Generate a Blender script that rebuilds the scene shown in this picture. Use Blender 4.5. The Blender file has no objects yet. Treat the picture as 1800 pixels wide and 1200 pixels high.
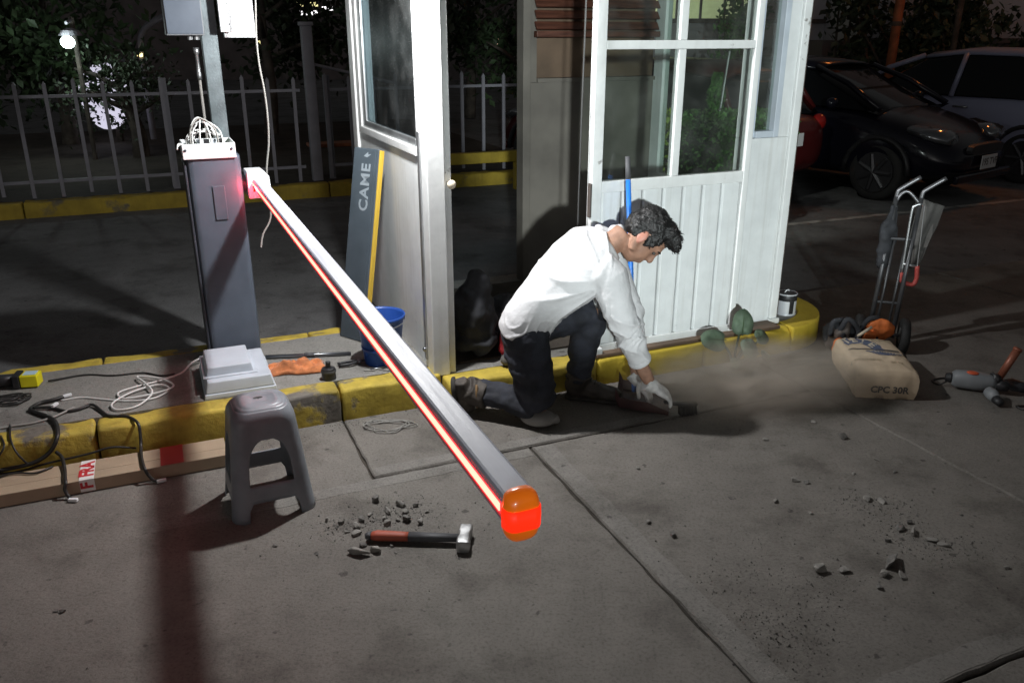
import bpy, bmesh, math, random
from mathutils import Vector, Matrix, noise, Euler
random.seed(7)
R = math.radians
SC = bpy.context.scene
COL = SC.collection

# ------------------------------------------------------------------ camera
cam = bpy.data.cameras.new('camera'); cam.sensor_width = 36; cam.lens = 29.0
cam.clip_start = 0.05; cam.clip_end = 400
camo = bpy.data.objects.new('camera', cam); COL.objects.link(camo)
camo.location = (0, 0, 1.65); camo.rotation_euler = (R(90 - 20.4), 0, 0)
SC.camera = camo
# ------------------------------------------------------------------ night sky
world = bpy.data.worlds.new('World'); SC.world = world; world.use_nodes = True
wn = world.node_tree; wb = wn.nodes['Background']
sky = wn.nodes.new('ShaderNodeTexSky'); sky.sky_type = 'NISHITA'; sky.sun_disc = False
sky.sun_elevation = R(1.0); sky.sun_rotation = R(200); sky.dust_density = 2.0
hs = wn.nodes.new('ShaderNodeHueSaturation'); hs.inputs['Saturation'].default_value = 0.06
wn.links.new(sky.outputs[0], hs.inputs['Color']); wn.links.new(hs.outputs[0], wb.inputs['Color'])
wb.inputs['Strength'].default_value = 0.078
# ------------------------------------------------------------------ exposure
SC.view_settings.view_transform = 'Standard'; SC.view_settings.look = 'None'
SC.view_settings.exposure = 0.0; SC.view_settings.gamma = 1.0; SC.view_settings.use_curve_mapping = False
SC.render.engine = 'CYCLES'
SC.cycles.use_denoising = True
SC.cycles.max_bounces = 6; SC.cycles.transparent_max_bounces = 12
SC.cycles.sample_clamp_indirect = 4.0; SC.cycles.volume_bounces = 2
LAMP_W = 140.0          # the flood lamp on the booth corner
FRONT_W = 4300.0       # the added unseen flood that brightens the booth front

# ------------------------------------------------------------------ frame of the place: u along the kerb, v across the lane
ANG = R(23)
UX, UY = math.cos(ANG), math.sin(ANG)
def W(u, v, z=0.0): return Vector((u * UX - v * UY, u * UY + v * UX, z))
def UV(x, y): return (x * UX + y * UY, -x * UY + y * UX)

# ------------------------------------------------------------------ materials
MATS = {}
def mat(name, col, rough=0.6, metal=0.0, var=0.0, scale=8.0, bump=0.0, bscale=60.0, col2=None, emis=None, estr=0.0, spec=None, detail=6, fac=(0.35, 0.65), coat=0.0, sheen=0.0, stretch=None):
    if name in MATS: return MATS[name]
    m = bpy.data.materials.new(name); m.use_nodes = True
    nt = m.node_tree; b = nt.nodes['Principled BSDF']
    c = (*col, 1)
    b.inputs['Roughness'].default_value = rough; b.inputs['Metallic'].default_value = metal
    if spec is not None: b.inputs['Specular IOR Level'].default_value = spec
    if coat: b.inputs['Coat Weight'].default_value = coat; b.inputs['Coat Roughness'].default_value = 0.1
    if sheen: b.inputs['Sheen Weight'].default_value = sheen
    tc = nt.nodes.new('ShaderNodeTexCoord')
    src = tc.outputs['Object']
    if stretch:
        mp = nt.nodes.new('ShaderNodeMapping'); mp.inputs['Scale'].default_value = stretch
        nt.links.new(src, mp.inputs[0]); src = mp.outputs[0]
    if var > 0 or col2:
        n = nt.nodes.new('ShaderNodeTexNoise'); n.inputs['Scale'].default_value = scale; n.inputs['Detail'].default_value = detail
        nt.links.new(src, n.inputs['Vector'])
        r = nt.nodes.new('ShaderNodeValToRGB')
        r.color_ramp.elements[0].position = fac[0]; r.color_ramp.elements[1].position = fac[1]
        if col2: lo, hi = col, col2
        else:
            lo = tuple(max(0, x * (1 - var)) for x in col); hi = tuple(min(1, x * (1 + var)) for x in col)
        r.color_ramp.elements[0].color = (*lo, 1); r.color_ramp.elements[1].color = (*hi, 1)
        nt.links.new(n.outputs['Fac'], r.inputs[0]); nt.links.new(r.outputs[0], b.inputs['Base Color'])
        mr = nt.nodes.new('ShaderNodeMapRange'); mr.inputs['To Min'].default_value = max(0.02, rough - 0.1); mr.inputs['To Max'].default_value = min(1, rough + 0.1)
        nt.links.new(n.outputs['Fac'], mr.inputs['Value']); nt.links.new(mr.outputs[0], b.inputs['Roughness'])
    else:
        b.inputs['Base Color'].default_value = c
    if bump > 0:
        n2 = nt.nodes.new('ShaderNodeTexNoise'); n2.inputs['Scale'].default_value = bscale; n2.inputs['Detail'].default_value = 8
        nt.links.new(src, n2.inputs['Vector'])
        bp = nt.nodes.new('ShaderNodeBump'); bp.inputs['Strength'].default_value = 1.0; bp.inputs['Distance'].default_value = bump
        nt.links.new(n2.outputs['Fac'], bp.inputs['Height']); nt.links.new(bp.outputs[0], b.inputs['Normal'])
    if emis:
        b.inputs['Emission Color'].default_value = (*emis, 1); b.inputs['Emission Strength'].default_value = estr
    MATS[name] = m
    return m

def worn(name, paint, base, scale=5.0, thr=(0.52, 0.58), rough=0.75, bump=0.004, dirt=0.35, streak=0.6):
    """paint that has chipped off in patches, over a base"""
    m = bpy.data.materials.new(name); m.use_nodes = True; nt = m.node_tree; b = nt.nodes['Principled BSDF']
    tc = nt.nodes.new('ShaderNodeTexCoord')
    def nz(s, d=8, rough_=0.6):
        n = nt.nodes.new('ShaderNodeTexNoise'); n.inputs['Scale'].default_value = s; n.inputs['Detail'].default_value = d
        n.inputs['Roughness'].default_value = rough_
        nt.links.new(tc.outputs['Object'], n.inputs['Vector']); return n
    def ramp(n, a, c0, p, c1):
        r = nt.nodes.new('ShaderNodeValToRGB'); r.color_ramp.elements[0].position = a; r.color_ramp.elements[0].color = (*c0, 1)
        r.color_ramp.elements[1].position = p; r.color_ramp.elements[1].color = (*c1, 1)
        nt.links.new(n.outputs['Fac'], r.inputs[0]); return r
    n1 = nz(scale); n2 = nz(scale * 0.7 + 3.1, 5); n3 = nz(38)
    pr = ramp(n2, 0.3, tuple(x * (1 - dirt) for x in paint), 0.62, paint)
    br = ramp(n3, 0.3, tuple(x * 0.6 for x in base), 0.7, base)
    mk = ramp(n1, thr[0], (0, 0, 0), thr[1], (1, 1, 1))
    mx = nt.nodes.new('ShaderNodeMix'); mx.data_type = 'RGBA'
    nt.links.new(mk.outputs[0], mx.inputs['Factor']); nt.links.new(pr.outputs[0], mx.inputs[6]); nt.links.new(br.outputs[0], mx.inputs[7])
    mp = nt.nodes.new('ShaderNodeMapping'); mp.inputs['Scale'].default_value = (34, 34, 1.6); nt.links.new(tc.outputs['Object'], mp.inputs[0])
    ns = nt.nodes.new('ShaderNodeTexNoise'); ns.inputs['Scale'].default_value = 1.0; ns.inputs['Detail'].default_value = 5; nt.links.new(mp.outputs[0], ns.inputs['Vector'])
    sr = ramp(ns, 0.30, (0.80, 0.78, 0.75), 0.47, (1, 1, 1))
    ml = nt.nodes.new('ShaderNodeMix'); ml.data_type = 'RGBA'; ml.blend_type = 'MULTIPLY'; ml.inputs['Factor'].default_value = streak
    nt.links.new(mx.outputs[2], ml.inputs[6]); nt.links.new(sr.outputs[0], ml.inputs[7])
    nt.links.new(ml.outputs[2], b.inputs['Base Color']); b.inputs['Roughness'].default_value = rough
    ad = nt.nodes.new('ShaderNodeMath'); ad.operation = 'MULTIPLY_ADD'; ad.inputs[1].default_value = -0.6
    nt.links.new(mk.outputs[0], ad.inputs[0]); nt.links.new(n3.outputs['Fac'], ad.inputs[2])
    bp = nt.nodes.new('ShaderNodeBump'); bp.inputs['Distance'].default_value = bump
    nt.links.new(ad.outputs[0], bp.inputs['Height']); nt.links.new(bp.outputs[0], b.inputs['Normal'])
    MATS[name] = m; return m

def glass(name, tint=(0.8, 0.85, 0.85), refl=0.06, rough=0.02, edge=0.8):
    m = bpy.data.materials.new(name); m.use_nodes = True; nt = m.node_tree
    for n in list(nt.nodes): nt.nodes.remove(n)
    o = nt.nodes.new('ShaderNodeOutputMaterial'); t = nt.nodes.new('ShaderNodeBsdfTransparent'); g = nt.nodes.new('ShaderNodeBsdfGlossy')
    t.inputs[0].default_value = (*tint, 1); g.inputs['Roughness'].default_value = rough; g.inputs[0].default_value = (1, 1, 1, 1)
    lw = nt.nodes.new('ShaderNodeLayerWeight'); lw.inputs[0].default_value = 0.5
    pw = nt.nodes.new('ShaderNodeMath'); pw.operation = 'POWER'; pw.inputs[1].default_value = 5.0; nt.links.new(lw.outputs['Facing'], pw.inputs[0])
    mu = nt.nodes.new('ShaderNodeMath'); mu.operation = 'MULTIPLY_ADD'; mu.inputs[1].default_value = edge; mu.inputs[2].default_value = refl; mu.use_clamp = True
    nt.links.new(pw.outputs[0], mu.inputs[0])
    mx = nt.nodes.new('ShaderNodeMixShader'); nt.links.new(mu.outputs[0], mx.inputs[0])
    nt.links.new(t.outputs[0], mx.inputs[1]); nt.links.new(g.outputs[0], mx.inputs[2])
    df = nt.nodes.new('ShaderNodeBsdfDiffuse'); df.inputs[0].default_value = (0.6, 0.6, 0.58, 1); tc = nt.nodes.new('ShaderNodeTexCoord')
    nn = nt.nodes.new('ShaderNodeTexNoise'); nn.inputs['Scale'].default_value = 7; nn.inputs['Detail'].default_value = 6; nt.links.new(tc.outputs['Object'], nn.inputs['Vector'])
    mr = nt.nodes.new('ShaderNodeMapRange'); mr.inputs['From Min'].default_value = 0.45; mr.inputs['From Max'].default_value = 0.75; mr.inputs['To Min'].default_value = 0.008; mr.inputs['To Max'].default_value = 0.045; nt.links.new(nn.outputs['Fac'], mr.inputs['Value'])
    m2 = nt.nodes.new('ShaderNodeMixShader'); nt.links.new(mr.outputs[0], m2.inputs[0]); nt.links.new(mx.outputs[0], m2.inputs[1]); nt.links.new(df.outputs[0], m2.inputs[2])
    nt.links.new(m2.outputs[0], o.inputs[0])
    MATS[name] = m; return m

def emit(name, col, s):
    m = bpy.data.materials.new(name); m.use_nodes = True; nt = m.node_tree; b = nt.nodes['Principled BSDF']
    b.inputs['Base Color'].default_value = (*[min(1, c) for c in col], 1)
    b.inputs['Emission Color'].default_value = (*col, 1); b.inputs['Emission Strength'].default_value = s
    MATS[name] = m; return m

def glow_band(name, col, half, s_in, s_out):  # emission that fades away from the strip, painting its bloom
    m = bpy.data.materials.new(name); m.use_nodes = True; nt = m.node_tree; b = nt.nodes['Principled BSDF']
    b.inputs['Base Color'].default_value = (0.5, 0.1, 0.1, 1); b.inputs['Roughness'].default_value = 0.4; b.inputs['Emission Color'].default_value = (*col, 1)
    tc = nt.nodes.new('ShaderNodeTexCoord'); sp = nt.nodes.new('ShaderNodeSeparateXYZ'); nt.links.new(tc.outputs['Object'], sp.inputs[0])
    ab = nt.nodes.new('ShaderNodeMath'); ab.operation = 'ABSOLUTE'; ad = nt.nodes.new('ShaderNodeMath'); ad.operation = 'ADD'; ad.inputs[1].default_value = -0.012; nt.links.new(sp.outputs['Z'], ad.inputs[0]); nt.links.new(ad.outputs[0], ab.inputs[0])
    mr = nt.nodes.new('ShaderNodeMapRange'); mr.inputs['From Min'].default_value = 0.005; mr.inputs['From Max'].default_value = half; mr.inputs['To Min'].default_value = s_in; mr.inputs['To Max'].default_value = s_out; mr.interpolation_type = 'SMOOTHSTEP'
    nt.links.new(ab.outputs[0], mr.inputs['Value']); nt.links.new(mr.outputs[0], b.inputs['Emission Strength'])
    MATS[name] = m; return m
def concrete(name, lo, hi, rough=0.85):
    m = bpy.data.materials.new(name); m.use_nodes = True; nt = m.node_tree; b = nt.nodes['Principled BSDF']
    geo = nt.nodes.new('ShaderNodeNewGeometry')
    def nz(s, d=8, rg=0.6):
        n = nt.nodes.new('ShaderNodeTexNoise'); n.inputs['Scale'].default_value = s; n.inputs['Detail'].default_value = d; n.inputs['Roughness'].default_value = rg
        nt.links.new(geo.outputs['Position'], n.inputs['Vector']); return n
    big, mid, fine, grit = nz(0.9, 6), nz(7, 8, 0.7), nz(90, 6, 0.7), nz(260, 4, 0.8)
    def ramp(n, a, c0, p, c1):
        r = nt.nodes.new('ShaderNodeValToRGB'); r.color_ramp.elements[0].position = a; r.color_ramp.elements[0].color = (*c0, 1)
        r.color_ramp.elements[1].position = p; r.color_ramp.elements[1].color = (*c1, 1)
        nt.links.new(n.outputs['Fac'], r.inputs[0]); return r
    def mul(a, b_):
        x = nt.nodes.new('ShaderNodeMix'); x.data_type = 'RGBA'; x.blend_type = 'MULTIPLY'; x.inputs['Factor'].default_value = 1
        nt.links.new(a, x.inputs[6]); nt.links.new(b_, x.inputs[7]); return x.outputs[2]
    c = ramp(big, 0.3, lo, 0.7, hi).outputs[0]
    c = mul(c, ramp(mid, 0.32, (0.82, 0.82, 0.82), 0.6, (1, 1, 1)).outputs[0])
    c = mul(c, ramp(fine, 0.30, (0.62, 0.62, 0.62), 0.52, (1, 1, 1)).outputs[0])
    c = mul(c, ramp(grit, 0.30, (0.45, 0.45, 0.45), 0.42, (1, 1, 1)).outputs[0])
    st = nz(2.1, 6, 0.68); c = mul(c, ramp(st, 0.50, (1, 1, 1), 0.66, (0.62, 0.61, 0.60)).outputs[0])
    sp = nz(21, 3, 0.5); c = mul(c, ramp(sp, 0.27, (0.5, 0.5, 0.5), 0.33, (1, 1, 1)).outputs[0])
    nt.links.new(c, b.inputs['Base Color'])
    b.inputs['Roughness'].default_value = rough; b.inputs['Specular IOR Level'].default_value = 0.25
    ad = nt.nodes.new('ShaderNodeMath'); ad.operation = 'MULTIPLY_ADD'; ad.inputs[1].default_value = 0.5
    nt.links.new(grit.outputs['Fac'], ad.inputs[0]); nt.links.new(fine.outputs['Fac'], ad.inputs[2])
    bp = nt.nodes.new('ShaderNodeBump'); bp.inputs['Distance'].default_value = 0.0035
    nt.links.new(ad.outputs[0], bp.inputs['Height']); nt.links.new(bp.outputs[0], b.inputs['Normal'])
    MATS[name] = m; return m

concrete('pavement', (0.178, 0.162, 0.146), (0.25, 0.229, 0.205))
concrete('margin', (0.215, 0.2, 0.183), (0.28, 0.262, 0.24))
concrete('asphalt', (0.145, 0.145, 0.146), (0.225, 0.225, 0.226))
concrete('island_top', (0.22, 0.215, 0.2), (0.31, 0.3, 0.275))
concrete('dirt', (0.05, 0.042, 0.034), (0.10, 0.085, 0.07))
worn('kerb_yellow', (0.56, 0.415, 0.06), (0.20, 0.18, 0.155), 5.5, (0.57, 0.63), dirt=0.45)
worn('kerb_yellow_worn', (0.54, 0.40, 0.06), (0.19, 0.17, 0.145), 4.2, (0.55, 0.62), dirt=0.55)
worn('booth_kerb_yellow', (0.62, 0.45, 0.04), (0.3, 0.25, 0.15), 2.0, (0.66, 0.72), dirt=0.25)
worn('rear_yellow', (0.42, 0.30, 0.03), (0.16, 0.14, 0.1), 3.0, (0.58, 0.66))
worn('booth_white', (0.79, 0.81, 0.81), (0.34, 0.33, 0.31), 6.0, (0.70, 0.78), rough=0.42, bump=0.0006, dirt=0.12, streak=0.5)
worn('booth_frame', (0.80, 0.81, 0.80), (0.25, 0.22, 0.2), 9.0, (0.66, 0.72), rough=0.38, bump=0.0008, dirt=0.12, streak=0.22)
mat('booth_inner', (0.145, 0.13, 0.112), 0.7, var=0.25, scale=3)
mat('booth_brown', (0.075, 0.058, 0.05), 0.6, var=0.3, scale=12)
mat('wood_slat', (0.10, 0.036, 0.022), 0.5, var=0.35, scale=6, stretch=(1, 8, 8))
mat('brown_board', (0.13, 0.085, 0.055), 0.7, var=0.25, scale=4)
mat('white_metal', (0.80, 0.82, 0.83), 0.35, var=0.05, scale=14)
mat('white_plastic', (0.52, 0.57, 0.63), 0.42, var=0.06, scale=10)
mat('cabinet_grey', (0.085, 0.104, 0.134), 0.42, metal=0.0, var=0.10, scale=9, bump=0.0004, bscale=500)
mat('cabinet_dark', (0.045, 0.05, 0.062), 0.45, var=0.15)
mat('steel_post', (0.14, 0.17, 0.18), 0.5, metal=0.2, var=0.25, scale=10, bump=0.001, bscale=90)
mat('galvanised', (0.5, 0.51, 0.52), 0.38, metal=0.9, var=0.15)
mat('aluminium', (0.47, 0.465, 0.545), 0.5, metal=0.0, var=0.06, scale=5, stretch=(20, 1, 20), bump=0.0002, bscale=200)
mat('fence_paint', (0.215, 0.21, 0.235), 0.55, var=0.12, scale=6)
mat('black_plastic', (0.02, 0.02, 0.022), 0.45, var=0.3, scale=20)
mat('black_rubber', (0.018, 0.018, 0.018), 0.75, var=0.3)
mat('black_cloth', (0.022, 0.023, 0.027), 0.85, var=0.4, scale=14, bump=0.006, bscale=22)
mat('cable_black', (0.02, 0.019, 0.018), 0.5)
mat('cable_white', (0.68, 0.68, 0.66), 0.45)
mat('cable_grey', (0.28, 0.27, 0.25), 0.6)
mat('stool_grey', (0.22, 0.238, 0.265), 0.38, var=0.12, scale=12, bump=0.0005, bscale=150)
mat('cardboard', (0.38, 0.29, 0.20), 0.8, var=0.10, scale=7, bump=0.0006, bscale=160)
mat('tape_white', (0.8, 0.78, 0.76), 0.4); mat('tape_red', (0.36, 0.03, 0.03), 0.5); mat('tape_print', (0.55, 0.03, 0.04), 0.5)
mat('orange_cloth', (0.50, 0.17, 0.06), 0.9, var=0.3, scale=25, bump=0.003, bscale=60, sheen=0.3)
mat('orange_bag', (0.65, 0.16, 0.035), 0.7, var=0.2, scale=20, bump=0.002, bscale=80)
mat('blue_plastic', (0.015, 0.065, 0.29), 0.38, var=0.1)
mat('handle_blue', (0.02, 0.17, 0.62), 0.35)
mat('yellow_plastic', (0.72, 0.66, 0.01), 0.45, var=0.08)
mat('yellow_edge', (0.55, 0.36, 0.04), 0.5)
mat('label_blue', (0.45, 0.62, 0.72), 0.5)
mat('cover_grey', (0.062, 0.08, 0.096), 0.42, var=0.1, bump=0.0003, bscale=400)
mat('logo_grey', (0.27, 0.31, 0.34), 0.5)
mat('hammer_steel', (0.42, 0.42, 0.42), 0.38, metal=0.7, var=0.3, scale=30, bump=0.0008, bscale=120)
mat('hammer_red', (0.42, 0.085, 0.045), 0.6, var=0.15)
mat('hammer_grey', (0.07, 0.07, 0.075), 0.6, var=0.25)
mat('rubble', (0.25, 0.235, 0.215), 0.9, var=0.3, scale=25, bump=0.004, bscale=70)
mat('rubble_dark', (0.14, 0.131, 0.121), 0.95, var=0.4, scale=40, bump=0.003, bscale=120)
mat('paper_bag', (0.56, 0.44, 0.31), 0.85, var=0.10, scale=9, bump=0.006, bscale=11)
mat('bag_blue', (0.10, 0.12, 0.19), 0.8, var=0.2, scale=30); mat('bag_black', (0.09, 0.078, 0.07), 0.85); mat('bag_pale', (0.55, 0.47, 0.36), 0.8); mat('bag_faint', (0.33, 0.26, 0.165), 0.8)
mat('drill_grey', (0.19, 0.20, 0.21), 0.5, var=0.15); mat('drill_red', (0.5, 0.08, 0.03), 0.5); mat('copper', (0.25, 0.085, 0.05), 0.45, metal=0.3)
mat('chrome', (0.30, 0.31, 0.33), 0.34, metal=1.0)
mat('handle_metal', (0.2, 0.2, 0.21), 0.4, metal=0.8)
mat('truck_tube', (0.09, 0.09, 0.095), 0.4, metal=0.5, var=0.2)
mat('grey_cloth', (0.11, 0.105, 0.1), 0.9, var=0.2, scale=14, bump=0.004, bscale=30)
mat('saw_red', (0.45, 0.07, 0.06), 0.5)
mat('shirt', (0.62, 0.61, 0.62), 0.92, var=0.05, scale=14, bump=0.009, bscale=16)
mat('jeans', (0.024, 0.026, 0.036), 0.85, var=0.45, scale=11, bump=0.005, bscale=20)
mat('skin', (0.34, 0.185, 0.125), 0.62, var=0.18, scale=30, bump=0.0012, bscale=220)
mat('ear_skin', (0.46, 0.20, 0.145), 0.5)
mat('hair', (0.012, 0.011, 0.011), 0.5, var=0.4, scale=30, bump=0.008, bscale=55)
mat('glove', (0.66, 0.64, 0.63), 0.9, var=0.15, scale=40, bump=0.002, bscale=200)
mat('boot', (0.055, 0.045, 0.038), 0.7, var=0.4, scale=18, bump=0.003, bscale=50)
mat('boot_sole', (0.045, 0.04, 0.036), 0.85, var=0.4, scale=20)
mat('boot_tan', (0.2, 0.12, 0.05), 0.7)
mat('knee_pad', (0.28, 0.265, 0.25), 0.8, var=0.15)
mat('dustpan_red', (0.05, 0.02, 0.02), 0.55, var=0.3)
mat('leaf_big', (0.085, 0.125, 0.08), 0.65, var=0.3, scale=14)
mat('leaf_dark', (0.030, 0.045, 0.022), 0.6, var=0.5, scale=3)
mat('leaf_mid', (0.04, 0.07, 0.028), 0.6, var=0.5, scale=2)
mat('leaf_hedge', (0.06, 0.16, 0.03), 0.55, var=0.5, scale=5)
mat('leaf_lime', (0.22, 0.32, 0.03), 0.55, var=0.3, scale=5)
mat('bark', (0.06, 0.05, 0.04), 0.9, var=0.4, scale=8, bump=0.01, bscale=15)
mat('rust_pole', (0.28, 0.09, 0.035), 0.7, var=0.3, scale=8)
mat('dark_wall', (0.10, 0.085, 0.085), 0.85, var=0.25, scale=1.5)
mat('pale_wall', (0.36, 0.35, 0.37), 0.8, var=0.12, scale=1.2)
mat('car_dark', (0.008, 0.008, 0.014), 0.2, spec=0.25, coat=0.25); mat('car_silver', (0.22, 0.23, 0.32), 0.35, spec=0.3, coat=0.3); mat('car_red', (0.05, 0.006, 0.006), 0.3, spec=0.25, coat=0.25)
mat('car_glass', (0.006, 0.007, 0.008), 0.06, spec=0.25); mat('tail_red', (0.22, 0.01, 0.008), 0.15)
mat('lens', (0.15, 0.16, 0.17), 0.10, metal=0.6, coat=1.0); mat('plate', (0.52, 0.52, 0.52), 0.5); mat('rim', (0.07, 0.07, 0.075), 0.35, metal=0.6)
mat('road_paint', (0.36, 0.35, 0.33), 0.8, var=0.5, scale=7)
mat('can_white', (0.72, 0.74, 0.78), 0.3, metal=0.3); mat('red_bag', (0.5, 0.035, 0.05), 0.6)
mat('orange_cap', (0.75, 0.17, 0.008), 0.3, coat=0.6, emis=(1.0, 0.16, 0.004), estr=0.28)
glass('pane', (0.86, 0.9, 0.88), 0.05); glass('pane_left', (0.62, 0.68, 0.70), 0.012, edge=0.12, rough=0.3)
emit('led_core', (1.0, 0.045, 0.032), 21.0)
glow_band('led_bloom', (1.0, 0.03, 0.06), 0.017, 1.0, 0.14)  # painted red bloom around the LED strip
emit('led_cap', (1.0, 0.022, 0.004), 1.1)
emit('lamp_glow', (0.80, 1.0, 1.0), 12.0)
emit('lamp_soft', (1.0, 0.8, 0.35), 3.0); emit('win_white', (1.0, 0.97, 1.0), 2.2); emit('win_yellow', (0.95, 0.85, 0.4), 1.4); emit('win_pink', (1.0, 0.62, 0.45), 1.2)
emit('sign_glow', (0.62, 0.60, 0.74), 1.0); emit('win_green', (0.72, 0.76, 0.42), 0.55)
emit('flood_face', (1.0, 0.98, 0.96), 12.0); emit('sodium_face', (1.0, 0.30, 0.06), 22.0)

# ------------------------------------------------------------------ mesh helpers
class MB:
    def __init__(s): s.v = []; s.f = []; s.mi = []; s.cur = 0
    def add(s, vs, fs, M=None):
        o = len(s.v)
        for p in vs:
            p = Vector(p); s.v.append(M @ p if M else p)
        for f in fs: s.f.append([i + o for i in f]); s.mi.append(s.cur)
        return s
    def box(s, x0, x1, y0, y1, z0, z1, M=None):
        vs = [(x, y, z) for z in (z0, z1) for y in (y0, y1) for x in (x0, x1)]
        return s.add(vs, [(0, 2, 3, 1), (4, 5, 7, 6), (0, 1, 5, 4), (2, 6, 7, 3), (0, 4, 6, 2), (1, 3, 7, 5)], M)
    def cbox(s, c, size, rot=None):
        M = Matrix.Translation(c) @ (rot.to_4x4() if rot else Matrix())
        a, b, c_ = [q / 2 for q in size]
        return s.box(-a, a, -b, b, -c_, c_, M)
    def prism(s, poly, axis, a, b, M=None):
        """poly in the two other axes (ordered), extruded along axis from a to b"""
        def P(p, t):
            if axis == 'x': return (t, p[0], p[1])
            if axis == 'y': return (p[0], t, p[1])
            return (p[0], p[1], t)
        n = len(poly)
        vs = [P(p, a) for p in poly] + [P(p, b) for p in poly]
        fs = [tuple(range(n))[::-1], tuple(range(n, 2 * n))] + [(i, (i + 1) % n, n + (i + 1) % n, n + i) for i in range(n)]
        return s.add(vs, fs, M)
    def tube(s, pts, r, n=8, cap=True):
        pts = [Vector(p) for p in pts]; m = len(pts)
        rs = r if isinstance(r, (list, tuple)) else [r] * m
        t0 = (pts[1] - pts[0]).normalized()
        up = Vector((0, 0, 1)) if abs(t0.z) < 0.9 else Vector((1, 0, 0))
        a = t0.cross(up).normalized(); vs = []
        for i, p in enumerate(pts):
            t = (pts[min(i + 1, m - 1)] - pts[max(i - 1, 0)])
            t = t.normalized() if t.length > 1e-9 else t0
            a = (a - t * a.dot(t)); a = a.normalized() if a.length > 1e-6 else t.orthogonal().normalized()
            b = t.cross(a)
            for k in range(n):
                an = 2 * math.pi * k / n
                vs.append(p + (a * math.cos(an) + b * math.sin(an)) * rs[i])
        fs = [(i * n + k, i * n + (k + 1) % n, (i + 1) * n + (k + 1) % n, (i + 1) * n + k) for i in range(m - 1) for k in range(n)]
        if cap: fs += [tuple(range(n))[::-1], tuple(range((m - 1) * n, m * n))]
        return s.add(vs, fs)
    def lathe(s, prof, n=24, M=None, cap0=True, cap1=True):
        vs = [(r * math.cos(2 * math.pi * k / n), r * math.sin(2 * math.pi * k / n), z) for r, z in prof for k in range(n)]
        m = len(prof)
        fs = [(i * n + k, i * n + (k + 1) % n, (i + 1) * n + (k + 1) % n, (i + 1) * n + k) for i in range(m - 1) for k in range(n)]
        if cap0: fs.append(tuple(range(n))[::-1])
        if cap1: fs.append(tuple(range((m - 1) * n, m * n)))
        return s.add(vs, fs, M)
    def ell(s, c, r, rot=None, nu=16, nv=10):
        M = Matrix.Translation(c) @ (rot.to_4x4() if rot else Matrix())
        vs = [(0, 0, -r[2])]
        for j in range(1, nv):
            th = -math.pi / 2 + math.pi * j / nv
            for i in range(nu):
                ph = 2 * math.pi * i / nu
                vs.append((r[0] * math.cos(th) * math.cos(ph), r[1] * math.cos(th) * math.sin(ph), r[2] * math.sin(th)))
        vs.append((0, 0, r[2])); top = len(vs) - 1
        fs = [(0, 1 + (i + 1) % nu, 1 + i) for i in range(nu)]
        for j in range(nv - 2):
            for i in range(nu):
                a = 1 + j * nu + i; b = 1 + j * nu + (i + 1) % nu
                fs.append((a, b, b + nu, a + nu))
        l = 1 + (nv - 2) * nu
        fs += [(l + i, l + (i + 1) % nu, top) for i in range(nu)]
        return s.add(vs, fs, M)
    def loft(s, rings, n=16, p=2.0):
        """rings: (centre, vector a, vector b): superellipses"""
        vs = []
        for c, a, b in rings:
            c, a, b = Vector(c), Vector(a), Vector(b)
            for k in range(n):
                t = 2 * math.pi * k / n; cs, sn = math.cos(t), math.sin(t)
                vs.append(c + a * math.copysign(abs(cs) ** (2 / p), cs) + b * math.copysign(abs(sn) ** (2 / p), sn))
        m = len(rings)
        fs = [(i * n + k, i * n + (k + 1) % n, (i + 1) * n + (k + 1) % n, (i + 1) * n + k) for i in range(m - 1) for k in range(n)]
        fs += [tuple(range(n))[::-1], tuple(range((m - 1) * n, m * n))]
        return s.add(vs, fs)
    def mesh(s, name):
        me = bpy.data.meshes.new(name); me.from_pydata([tuple(p) for p in s.v], [], s.f)
        me.polygons.foreach_set('material_index', s.mi); me.update()
        bm = bmesh.new(); bm.from_mesh(me); bmesh.ops.recalc_face_normals(bm, faces=bm.faces); bm.to_mesh(me); bm.free()
        return me
    def build(s, name, m, parent=None, smooth=False, bevel=0.0, seg=2, sub=0, loc=None, rotz=None):
        me = s.mesh(name)
        for q in (m if isinstance(m, (list, tuple)) else [m]): me.materials.append(MATS[q])
        if smooth:
            for p in me.polygons: p.use_smooth = True
        o = bpy.data.objects.new(name, me); COL.objects.link(o)
        if parent is not None: o.parent = parent
        if loc is not None: o.location = loc
        if rotz is not None: o.rotation_euler = (0, 0, rotz)
        if bevel > 0:
            md = o.modifiers.new('bevel', 'BEVEL'); md.width = bevel; md.segments = seg; md.limit_method = 'ANGLE'; md.angle_limit = R(35)
            if not smooth:
                for p in me.polygons: p.use_smooth = True
                md2 = o.modifiers.new('wn', 'WEIGHTED_NORMAL'); md2.keep_sharp = True
        if sub:
            md = o.modifiers.new('sub', 'SUBSURF'); md.levels = sub; md.render_levels = sub
        return o

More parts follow.
